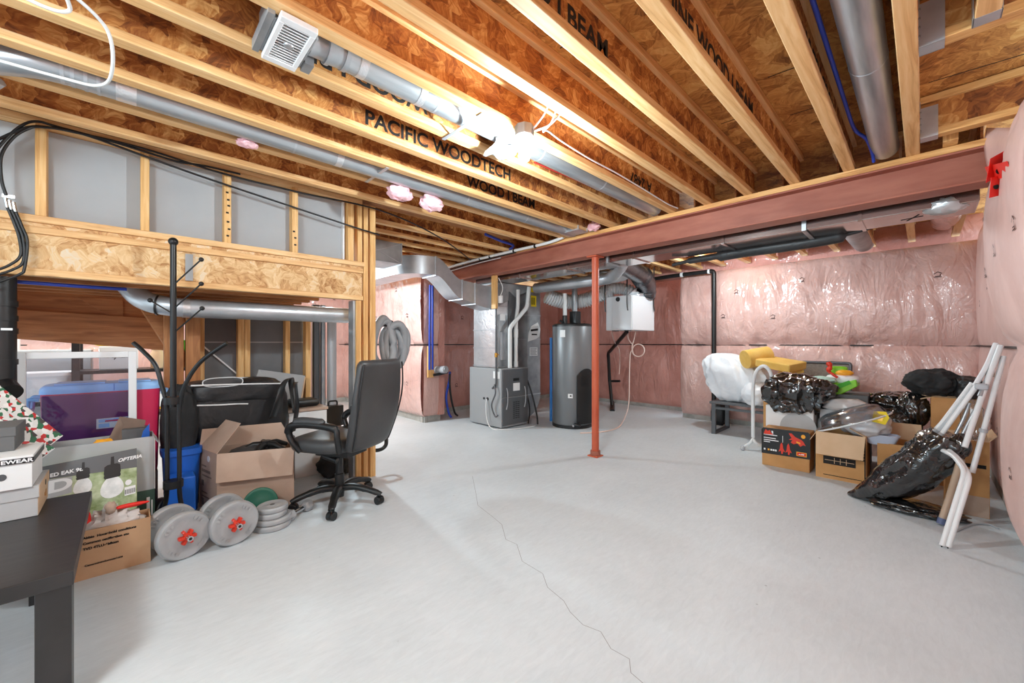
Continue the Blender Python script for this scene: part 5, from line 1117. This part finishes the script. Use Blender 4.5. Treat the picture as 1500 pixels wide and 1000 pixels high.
# ---------------------------------------------------------------- far room seen under the landing
t = thing('shelving_unit', 'black shelving unit in the room beyond the landing', 'shelf', (.0,6.5,0))
for x in (-1.62,-.42,.62):
    for y in (6.3,6.75): ob('post', MB().box((x,y,0),(x+.06,y+.04,1.55)), BLK, t)
for z in (.35,.86): ob('shelf', MB().box((-.42,6.28,z),(.68,6.8,z+.035)), BLK, t)
ob('brace', MB().bar((-1.75,6.25,1.45),(-1.25,6.25,.75),.03,.02), BLK, t); ob('shelf', MB().box((-1.62,6.28,.55),(-.36,6.8,.585)), BLK, t)
def bg(name, a, b, mat, lab, cat, **k): o = ob(name, MB().box(a, b), mat, bev=.01); tag(o, lab, cat); return o
t = thing('white_tub', 'long white plastic tub on the shelves beyond the landing', 'tub', (-1.0,6.4,.585))
ob('body', MB().loft([[V((-1.0+x*k,6.5+y*k,z)) for x, y in sellipse(.60,.20,6,32)] for z, k in ((.59,.86),(.86,.97))]), WHITE, t, sm=40); ob('rim', MB().loft([[V((-1.0+x,6.5+y,z)) for x, y in sellipse(.62,.22,6,32)] for z in (.855,.89)]), WHITE, t, sm=40)
bg('grey_carton', (-.98,6.95,0), (-.30,7.3,1.12), GREYC, 'grey carton standing beyond the white tub', 'box')
o = bg('white_carton', (-.22,6.4,.897), (.10,6.7,1.16), WCARD, 'white printed carton on the far shelf', 'box'); txt('Rylar', .09, (-.16,6.395,1.03), (1,0,0), (0,0,1), INK, o)
o = ob('yellow_toy', MB().blob((-.14,6.5,1.22), (.14,.08,.055), 41, .1, 2, None, .1, sq=.7, n=24), YEL, sm=60); tag(o, 'yellow toy on top of the white carton on the far shelf', 'toy')
o = ob('green_bag', MB().prism([(.40,6.4,.897),(.66,6.4,.897),(.58,6.4,1.22),(.46,6.4,1.25)], (0,.2,0)), GRN2, bev=.02); tag(o, 'bright green bag at the right end of the far shelf', 'bag')
o = ob('jar', MB().lathe([(.001,0),(.06,0),(.065,.17),(.05,.2),(.05,.23),(.001,.23)], (.27,6.5,.897), 20), CARDL, sm=40); tag(o, 'tan jar between the white carton and the green bag', 'jar'); ob('lid', MB().lathe([(.001,0),(.055,0),(.055,.04),(.001,.04)], (.27,6.5,1.12), 20), BLK, o, sm=40)
o = ob('picture_frame', MB().box((.10,6.35,.41),(.36,6.38,.66)), ORNG); tag(o, 'orange picture frame on the lower far shelf', 'frame'); ob('picture', MB().box((.13,6.345,.44),(.33,6.351,.63)), WCARD, o)
bg('dark_crate', (-.40,6.4,.39), (.05,6.7,.70), GREYK, 'dark grey crate on the lower far shelf', 'crate')
o = ob('metal_chair', MB().tube(fillet([(-1.30,6.9,.7),(-1.30,6.9,1.02),(-1.05,6.9,1.02),(-1.02,6.9,1.12)],.05),.02,10).tube([(-1.12,6.9,1.02),(-1.02,6.9,.72)],.02,10), CHROME, sm=50); tag(o, 'bent metal chair frame beyond the shelves', 'chair frame')
o = ob('standing_pipe', MB().cyl((-.97,7.6,0),(-.97,7.6,2.3),.05,14), PVCW, sm=40); tag(o, 'white standing pipe in the far room', 'pipe')
# ---------------------------------------------------------------- pile along the far right
t = thing('patio_bench', 'grey metal bench carrying the big white plastic bag', 'bench', (5.85,1.62,0))
for y in (1.90,1.30):
    ob('leg', MB().box((5.56,y,0),(5.60,y+.05,.40)), GREYM, t, bev=.003); ob('leg', MB().box((6.08,y,0),(6.12,y+.05,.40)), GREYM, t, bev=.003); ob('runner', MB().box((5.60,y,0),(6.08,y+.05,.03)), GREYM, t, bev=.003)
ob('seat', MB().box((5.54,1.28,.40),(6.14,1.97,.43)), GREYM, t, bev=.006); ob('cross_rail', MB().box((5.565,1.35,.33),(5.595,1.90,.36)), GREYM, t)
def bagob(name, mb, mat, lab, cat='bag', group=None, sm=60): o = ob(name, mb, mat, sm=sm); tag(o, lab, cat, group); return o
bagob('plastic_bag', MB().blob((5.80,1.74,.735), (.24,.38,.325), 51, .08, 1.5, .432, .12, sq=.85, n=72, pl=.07, pf=13, shape=lambda p, d: V((p.x, p.y*(1-.18*max(0, -d.z))+.20*max(0, d.z)-.04, p.z))), BAGW, 'big white plastic bag bulging over the grey bench')
bagob('plastic_bag', MB().blob((5.62,1.42,.56), (.20,.17,.16), 52, .12, 2, .432, .2, n=44), BAGW, 'smaller white bag slumped behind the white tube stand')
def foam(px, py, x, dims, rot, lab):
    c_ = Q(px, py, x=x); Mx = Matrix.Translation(c_) @ Matrix.Rotation(rot[2], 4, 'Z') @ Matrix.Rotation(rot[1], 4, 'Y') @ Matrix.Rotation(rot[0], 4, 'X'); a, b, c2 = dims
    o = ob('foam_block', MB().box((-a,-b,-c2),(a,b,c2), Mx), FOAM, bev=.012); tag(o, lab, 'foam block', 'yellow foam pieces'); return o
c_ = Q(1108,524,x=5.62); o = ob('foam_roll', MB().cyl(c_+V((-.10,.10,-.02)), c_+V((.12,-.10,.03)), .115, 28), FOAM, sm=40, bev=.006); tag(o, 'yellow foam roll lying on the white bag', 'foam roll')
foam(1143,533,5.55,(.16,.20,.045),(R(8),R(-6),R(-20)),'flat yellow foam slab beside the foam roll')
foam(1158,545,5.65,(.10,.12,.05),(R(-28),0,R(15)),'small yellow foam wedge below the foam slab')
o = ob('carton_stack', MB().box((5.18,1.0,0),(5.46,1.26,.70)), CARD, bev=.004); tag(o, 'brown carton behind the black bag holding up the foam', 'box')
# white tube stand
t = thing('tube_stand', 'white bent tube stand with a rounded foot in front of the bench', 'stand', Q(1103,640,x=5.0)); t.location.z = 0
X = 5.06
ob('tube', MB().tube(smooth_path([Q(1103,640,x=X),Q(1103,610,x=X),Q(1103,575,x=X),Q(1105,552,x=X),Q(1111,540,x=X),Q(1119,536,x=X),Q(1126,541,x=X),Q(1130,550,x=X),Q(1131,558,x=X)], 6), .019, 12), TUBEW, t, sm=60)
ob('foot', MB().tube(smooth_path([Q(1103,642,x=X),Q(1099,648,x=X-.05),Q(1089,655,z=.022)], 5), .015, 10).tube(smooth_path([Q(1103,642,x=X),Q(1108,649,x=X-.02),Q(1120,654,z=.02)], 5), .015, 10), TUBEW, t, sm=60); ob('foot_cap', MB().sphere(Q(1088,656,z=.024), .026, 14), PVCG, t, sm=60)
# grey sling chair back
t = thing('sling_chair', 'grey framed chair with a mesh back against the far wall', 'chair', (6.1,.75,0))
a, b = Q(1174,530,x=6.15), Q(1246,528,x=6.15); zt_ = a.z; b.z = a.z
ob('back_frame', MB().tube(fillet([(6.05,a.y,.35),(6.15,a.y,zt_),(6.15,b.y,zt_),(6.05,b.y,.35)], .03), .018, 10), GREYM, t, sm=50)
ob('back_mesh', MB().prism([V((6.145,a.y-.012,zt_-.01)),V((6.145,b.y+.012,zt_-.01)),V((6.06,b.y+.012,.45)),V((6.06,a.y-.012,.45))], (.004,0,0)), MESHG, t)
ob('seat', MB().box((5.62,b.y,.40),(6.08,a.y,.43)), MESHG, t, bev=.01)
for y in (a.y,b.y): ob('leg', MB().tube([(5.66,y,0),(5.66,y,.42),(6.05,y,.42)], .018, 10).tube([(6.05,y,.42),(6.05,y,0)], .018, 10), GREYM, t, sm=50)
# black bag over a white carton
o = ob('white_carton', MB().box((4.76,.735,0),(5.12,1.135,.56)), WCARD, bev=.004); tag(o, 'white carton under the shiny black bag', 'box'); ob('round_print', MB().cyl((4.757,.86,.36),(4.7598,.86,.36),.15,32), GREYC, o, sm=40)
bagob('bin_bag', MB().blob((4.90,.91,.675), (.23,.245,.20), 53, .10, 1.8, None, .22, sq=.75, n=88, pl=.11, pf=15), BAGB, 'shiny black bin bag heaped on the white carton', 'bag')
bagob('bin_bag', MB().blob((4.86,.72,.745), (.12,.14,.10), 54, .10, 1.8, None, .2, n=64, pl=.1, pf=12), BAGB, 'narrow black bag end reaching right from the heaped bag', 'bag')
o = ob('clear_bin', MB().box((4.84,.34,0),(4.99,.70,.56)), GREYC, bev=.004); tag(o, 'grey carton with black holes behind the open cardboard box', 'box'); ob('hole', MB().cyl((4.838,.56,.50),(4.842,.56,.50),.014,10).cyl((4.838,.50,.50),(4.842,.50,.50),.014,10).cyl((4.838,.46,.49),(4.842,.46,.49),.010,10), BLK, o)
bagob('clear_bag', MB().blob((4.90,.50,.60), (.10,.18,.07), 55, .15, 2.2, .562, .2, n=40), M_('hazy_plastic', (196,190,188), .3, 0, (214,210,208), 6, bmp=.3, bsc=14, coat=.6), 'hazy plastic bag on the grey carton', 'bag')
o = ob('toy_support', MB().box((5.0,.36,0),(5.4,.72,.70)), GREYK, bev=.004); tag(o, 'dark carton behind the black bag under the green toy', 'box')
# green and white toy
tc = Q(1232,565,x=5.0); t = thing('plastic_toy', 'green and white plastic toy with a red and an orange figure', 'toy', tc)
def loc(px, py, x=5.0): return Q(px, py, x=x)
ob('tray', MB().prism([loc(1209,566),loc(1222,582),loc(1256,566),loc(1254,556),loc(1228,562),loc(1216,553)], (.22,0,0)), GREEN, t, bev=.008)
ob('tray_floor', MB().prism([loc(1222,572,4.995),loc(1247,562,4.995),loc(1244,557,4.995),loc(1226,563,4.995)], (.004,0,0)), GRN2, t)
ob('shell', MB().blob(loc(1234,555,5.12), (.10,.13,.045), 7, .05, 2, None, .02, sq=.6, n=32), WHITE, t, sm=60)
ob('orange_cap', MB().blob(loc(1237,546,5.10), (.06,.07,.03), 8, .05, 2, n=24), ORNG, t, sm=60); ob('green_cap', MB().blob(loc(1229,542,5.14), (.05,.07,.04), 9, .05, 2, None, .02, sq=.5, n=24), GREEN, t, sm=60)
ob('red_figure', MB().tube(smooth_path([loc(1213,530,4.96),loc(1216,537,4.96),loc(1214,543,4.96),loc(1220,548,4.96),loc(1227,553,4.96)], 4), [.018,.02,.025,.02,.018,.02,.025,.02,.018,.014,.012,.012,.014,.014,.012,.012,.01], 10), REDP, t, sm=60)
ob('mint_cloth', MB().blob(loc(1204,556,4.96), (.07,.11,.035), 10, .2, 2.4, None, .2, n=28), M_('mint_plastic', (190,220,206), .5), t, sm=60)
# printed carton
t = thing('printed_carton', 'carton with a black front showing red tools, beside the white stand foot', 'box', (4.63,.92,0))
X0 = 4.52; ob('body', MB().box((X0,.728,0),(4.75,1.11,.36)), CARD, t, bev=.004)
rs = [(y, z) for y, z in ((.722,.125),(1.113,.115),(1.113,.35),(1.10,.368),(.74,.372),(.722,.355))]
fp = ob('front_print', MB().prism([V((X0-.004,y,z)) for y, z in rs], (.004,0,0)), BLK, t)
def FP(u, v): return V((X0-.0050, 1.105-.375*u, .13+.23*v))
def poly(pts, mat, nm, par=fp, dx=0): return ob(nm, MB().prism([FP(*p)-V((dx,0,0)) for p in pts], (.0006,0,0)), mat, par)
poly([(.03,.80),(.07,.97),(.12,.90),(.17,.96),(.19,.84),(.24,.83),(.24,.77),(.04,.75)], REDP, 'red_emblem')
poly([(.20,.93),(.24,.93),(.245,.80),(.22,.78)], WINK, 'white_emblem')
for v, u1 in ((.735,.33),(.60,.30),(.51,.36),(.43,.17)): poly([(.03,v),(u1,v),(u1,v+.035),(.03,v+.035)], WINK, 'text_line')
for u, mt in ((.03,WINK),(.12,ORNG),(.18,WINK),(.23,WINK),(.28,WINK)): poly([(u,.09),(u+.04,.09),(u+.04,.16),(u,.16)], mt, 'icon')
for du in (0,.145): poly([(.36+du,.10),(.39+du,.24),(.40+du,.42),(.43+du,.50),(.45+du,.40),(.46+du,.26),(.50+du,.12),(.46+du,.14),(.45+du,.03),(.42+du,.03),(.41+du,.16)], REDP, 'red_jack')
poly([(.445,.5),(.455,.5),(.455,.78),(.445,.78)], WINK, 'handle_picture')
poly([(.58,.92),(.64,.93),(.72,.80),(.84,.72),(.88,.66),(.93,.50),(.88,.52),(.82,.44),(.76,.56),(.68,.50),(.62,.56),(.66,.66),(.58,.66),(.64,.74)], REDP, 'red_tool')
poly([(.74,.64),(.82,.60),(.82,.54),(.74,.57)], ORNG, 'tool_window', dx=.0006)
poly([(.88+.045*math.cos(k*PI/8), .86+.08*math.sin(k*PI/8)) for k in range(16)], ORNG, 'round_sticker')
g_ = poly([(.74,.05),(.95,.05),(.95,.22),(.74,.22)], ORNG, 'orange_plate'); poly([(.755,.075),(.935,.075),(.935,.195),(.755,.195)], SIGNR, 'red_plate', dx=.0005); poly([(.78,.11),(.80,.15),(.83,.12),(.84,.15),(.90,.16),(.90,.11)], WINK, 'white_mark', dx=.001)
# open cardboard box
t = openbox('cardboard_box', 'open brown cardboard box with a clear lid on top of its contents', 'box', 4.465,4.82,.335,.675,0,.405, CARD, .006, (('W',.20,158),('S',.12,-60),('N',.10,150)), 0, CARDL)
m = MB()
m.box((4.4635,.40,.13),(4.4655,.62,.20)).box((4.4635,.36,.03),(4.4655,.62,.036))
ob('front_print', m, INK, t); m = MB()
for y in (.46,.50,.54): m.box((4.4628,y,.14),(4.4634,y+.004,.19))
m.box((4.4628,.41,.163),(4.4634,.61,.167)); ob('print_line', m, CARDL, t)
m = MB()
for i in range(7): m.box((4.4635,.345,.20+.026*i),(4.4655,.372,.211+.026*i))
m.box((4.4635,.337,.02),(4.4655,.345,.40)); ob('bar_print', m, INK, t)
# clear domed lid and labelled bag
lc = Q(1246,613,x=4.60); Ml = Matrix.Rotation(R(-24), 3, 'X') @ Matrix.Diagonal((.75,1.0,1.0))
o = ob('domed_lid', MB().lathe([(.275,-.03),(.272,-.02),(.25,-.005),(.24,.03),(.215,.065),(.16,.085),(.001,.09)], lc, 40, Ml, caps=False), CLEAR, sm=50, solid=.004); tag(o, 'large clear plastic domed lid tilted over the open cardboard box', 'lid')
ob('rim', MB().tube([lc+Ml @ V((.277*math.cos(a), .277*math.sin(a), -.03)) for a in [2*PI*k/48 for k in range(48)]], .007, 8, True), M_('clear_rim', (214,216,218), .25), o, sm=60)
o = bagob('labelled_bag', MB().blob((4.63,.36,.50), (.14,.17,.12), 56, .14, 2.2, None, .2, n=48), M_('clouded_bag', (206,206,210), .25, 0, (226,226,228), 6, bmp=.4, bsc=14, coat=.8), 'cloudy plastic bag with a yellow label in the open cardboard box', 'bag')
yl = MB().prism([Q(1280,602,x=4.50),Q(1298,603,x=4.50),Q(1303,612,x=4.49),Q(1297,622,x=4.485),Q(1277,617,x=4.485)], (-.003,0,0)); yl = ob('yellow_label', yl, YEL, o); ob('label_mark', MB().prism([Q(1287,608,x=4.485),Q(1296,609,x=4.485),Q(1292,617,x=4.48),Q(1284,615,x=4.48)], (-.002,0,0)), BRASS, yl)
# dark bags behind
for i, (c_, rd, lab) in enumerate((((5.25,.20,.60),(.18,.20,.14),'black bag behind the domed lid, nearest to the toy'), ((5.06,.07,.60),(.13,.11,.15),'black bag squeezed beside the tall brown carton'), ((5.02,.18,.50),(.12,.14,.10),'low black bag behind the labelled bag'))):
    bagob('bin_bag', MB().blob(c_, rd, 60+i, .12, 1.9, None, .2, sq=.9, n=64, pl=.1, pf=12), BAGB, lab, 'bag', 'black bags behind the open box')
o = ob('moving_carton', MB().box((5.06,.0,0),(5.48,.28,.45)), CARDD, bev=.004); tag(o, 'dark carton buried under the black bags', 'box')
t = openbox('cardboard_box', 'low brown cardboard box with a raised flap in front of the tall carton', 'box', 4.56,4.86,.0,.27,0,.36, CARD, .006, (('N',.10,20),('E',.14,8)), 0, CARDL)
o = ob('white_tray', MB().loft([[V((4.62+x*k,.25+y*k,z)) for x, y in sellipse(.08,.12,4,24)] for z, k in ((.34,.7),(.42,1.0),(.425,.9),(.35,.66))]), M_('bluish_tray', (196,206,226), .4), sm=40); tag(o, 'bluish white plastic tray sticking out by the low brown box', 'tray')
t = openbox('cardboard_box', 'tall brown carton carrying the black jacket', 'box', 4.92,5.30,-.33,-.045,0,.74, CARD, .006, (('N',.07,110),('W',.05,-75)), 0, CARDL)
bagob('black_jacket', MB().blob((5.06,-.07,.85), (.17,.19,.115), 66, .12, 1.8, .745, .25, sq=.95, n=72, pl=.10, pf=9), FAB, 'black jacket heaped on the tall brown carton', 'jacket')
bagob('black_jacket', MB().blob((5.00,-.255,.82), (.13,.08,.10), 67, .12, 2.0, .745, .25, sq=.8, n=40), NYL, 'end of black cloth beside the heaped jacket', 'jacket')
t = openbox('cardboard_box', 'brown cardboard box with torn edge behind the leaning tubes', 'box', 4.22,4.56,-.315,-.11,0,.52, CARD, .006, (('S',.06,40),('W',.07,-40)), 0, CARDL)
ob('print_band', MB().box((4.2185,-.30,.335),(4.2205,-.12,.36)), INK, t); ob('white_base', MB().box((4.2183,-.313,.002),(4.2203,-.12,.14)), CARDG, t)
# leaning frames
def lean(name, pts, r, mat, lab, rad=.04, group='tubes of the folded frame'):
    o = ob(name, MB().tube(fillet(pts, rad, 5), r, 12), mat, sm=50); tag(o, lab, 'tube', group); return o
t = thing('folded_frame', 'folded white tube frame leaning on the pink wall by the black bag', 'folding frame', (3.8,-.2,0))
def ft(nm, pts, r=.0135, mat=TUBEW, rad=.05): return ob(nm, MB().tube(fillet(pts, rad, 5), r, 12), mat, t, sm=50)
ft('leg', [Q(1380,799,z=.012),Q(1414,690,x=3.62),Q(1397,667,x=3.78),Q(1372,655,x=3.9)]); ft('leg', [Q(1389,801,z=.012),Q(1421,698,x=3.60),Q(1405,672,x=3.76),Q(1385,655,x=3.9)])
for a_ in ((1380,799),(1389,801)):
    e = Q(*a_, z=.035); ob('hole', MB().cyl(e+V((-.0150,.002,0)), e+V((-.0125,.002,0)), .004, 8), INK, t)
ft('rail', [Q(1413,655,x=3.86),Q(1440,575,x=4.0),Q(1466,506,x=4.12)], .015); ft('rail', [Q(1424,692,x=3.84),Q(1452,590,x=4.0),Q(1470,522,x=4.12)], .014)
ft('rail', [Q(1428,565,x=4.02),Q(1446,535,x=4.08),Q(1459,503,x=4.14)], .014, ENAM); ft('rail', [Q(1435,580,x=3.98),Q(1450,545,x=4.06),Q(1463,515,x=4.14)], .012, GALV)
ft('arm', [Q(1361,638,x=4.0),Q(1378,622,x=4.02),Q(1424,561,x=4.1)], .0135); ft('arm', [Q(1366,640,x=3.98),Q(1382,625,x=4.0),Q(1429,566,x=4.06)], .014, PVCG); ft('arm', [Q(1375,642,x=3.96),Q(1400,607,x=3.98),Q(1433,562,x=4.02)], .0135)
ft('brace', [Q(1400,635,x=3.98),Q(1412,612,x=4.0),Q(1420,590,x=4.02)], .009, GALV); ft('brace', [Q(1408,640,x=3.98),Q(1430,596,x=4.03),Q(1444,566,x=4.06)], .009, GALV)
ob('joint', MB().blob(Q(1438,566,x=4.0), (.018,.03,.02), 3, .1, 2, None, .2, sq=.5, n=20), PVCG, t, sm=60); ob('joint', MB().box(Q(1450,545,x=4.08)-V((.012,.02,.03)), Q(1450,545,x=4.08)+V((.012,.02,.03))), TUBEB, t); ob('collar', MB().cyl(Q(1441,628,x=3.93),Q(1440,633,x=3.93),.0195,12), PVCG, t)
ob('clear_wrap', MB().blob(Q(1425,615,x=4.06), (.04,.05,.13), 71, .2, 3, None, .4, n=28), CLEAR, t, sm=60)
o = lean('tan_pole', [Q(1379,763,z=.03),Q(1391,728,x=3.88),Q(1408,672,x=3.86)], .019, TUBEB, 'tan pole with a blue end cap between the black bag and the white tubes', .02, None); o['category'] = 'pole'
e0, e1 = Q(1379,763,z=.03), Q(1391,728,x=3.88); dd = (e1-e0).normalized(); ob('end_cap', MB().cyl(e0-dd*.02, e0+dd*.02, .021, 14), M_('slate_blue_cap', (86,96,130), .5), o, sm=40)
# black bag with its mouth on the tubes
sp = smooth_path([(4.10,.415,.012),(4.08,.34,.03),(4.05,.22,.12),(4.02,.10,.24),(4.0,-.0,.36),(3.98,-.08,.48),(3.97,-.13,.57)], 8)
rad_ = lambda k: (.012+.20*math.sin(min(1, k*1.12)*PI*.5)*(1-.42*max(0, k-.45)/.55))
rs = []
for i, p in enumerate(sp):
    k = i/(len(sp)-1); r_ = rad_(k); ring = []; tg = (sp[min(i+1, len(sp)-1)]-sp[max(i-1, 0)]).normalized(); u_ = tg.cross(V((1,0,0))).normalized(); v_ = tg.cross(u_)
    for j in range(48):
        a = 2*PI*j/48; q_ = V((math.cos(a)*1.5, math.sin(a)*1.5, k*5)); nz = 1+.16*fbm(q_, 3)+.22*(.4-abs(mnoise.noise(q_*1.9+V((5,1,2)))))+.06*math.sin(a*9+3*k)*k
        pt_ = p+u_*(r_*.78*nz*math.cos(a))+v_*(r_*.85*nz*math.sin(a)); pt_.z = max(pt_.z, .004+.01*abs(mnoise.noise(q_*4))); ring.append(pt_)
    rs.append(ring)
bb = bagob('bin_bag', MB().loft(rs), BAGB, 'shiny black bin bag on the floor pulled over the folded tubes', 'bag')
ob('floor_skirt', MB().blob((4.02,.04,.03), (.13,.24,.045), 73, .2, 2.5, .003, .3, n=48), BAGB, bb, sm=60)
ob('tied_end', MB().blob(Q(1406,652,x=3.92), (.05,.05,.07), 74, .2, 2.5, None, .3, n=28), BAGB, bb, sm=60)
# small floor things at the right and left
o = ob('floor_strap', MB().tube(smooth_path([Q(1400,778,z=.006),Q(1425,768,z=.006),Q(1448,768,z=.006),Q(1462,774,z=.006)], 6), .006, 8), PVCG, sm=60); tag(o, 'thin grey strap lying on the floor by the right wall', 'strap')
o = bagob('floor_case', MB().blob((6.22,2.08,.16), (.06,.10,.16), 75, .1, 2, .0, .2, sq=.7, n=32), BLK, 'black case behind the bench leg at the far wall', 'case')

# ---------------------------------------------------------------- every loose piece of these fittings is a part of its own
def split_parts(names):
    for o in list(bpy.data.objects):
        if o.type != 'MESH' or o.parent is None or o.name.split('.')[0] not in names: continue
        me = o.data; n = len(me.vertices); up = list(range(n))
        def find(a):
            while up[a] != a: up[a] = up[up[a]]; a = up[a]
            return a
        for p in me.polygons:
            r0 = find(p.vertices[0])
            for v in p.vertices[1:]: up[find(v)] = r0
        isl = {}
        for p in me.polygons: isl.setdefault(find(p.vertices[0]), []).append(p)
        if not 2 <= len(isl) <= 12: continue
        for i, ps in enumerate(list(isl.values())):
            ids = sorted({v for p in ps for v in p.vertices}); ix = {v: k for k, v in enumerate(ids)}
            m2 = bpy.data.meshes.new(o.name.split('.')[0]); m2.from_pydata([me.vertices[v].co[:] for v in ids], [], [[ix[v] for v in p.vertices] for p in ps])
            for mt in me.materials: m2.materials.append(mt)
            if ps[0].use_smooth: m2.shade_smooth(); m2.set_sharp_from_angle(angle=R(40))
            q = o.copy(); q.data = m2; C.collection.objects.link(q); q.parent = o.parent
        bpy.data.objects.remove(o)
split_parts({'collar','bracket','coupling','cleat','tie','hole','clamp','knockout','piping','strap','seam','tape','red_stripe','base_plate','nail'})
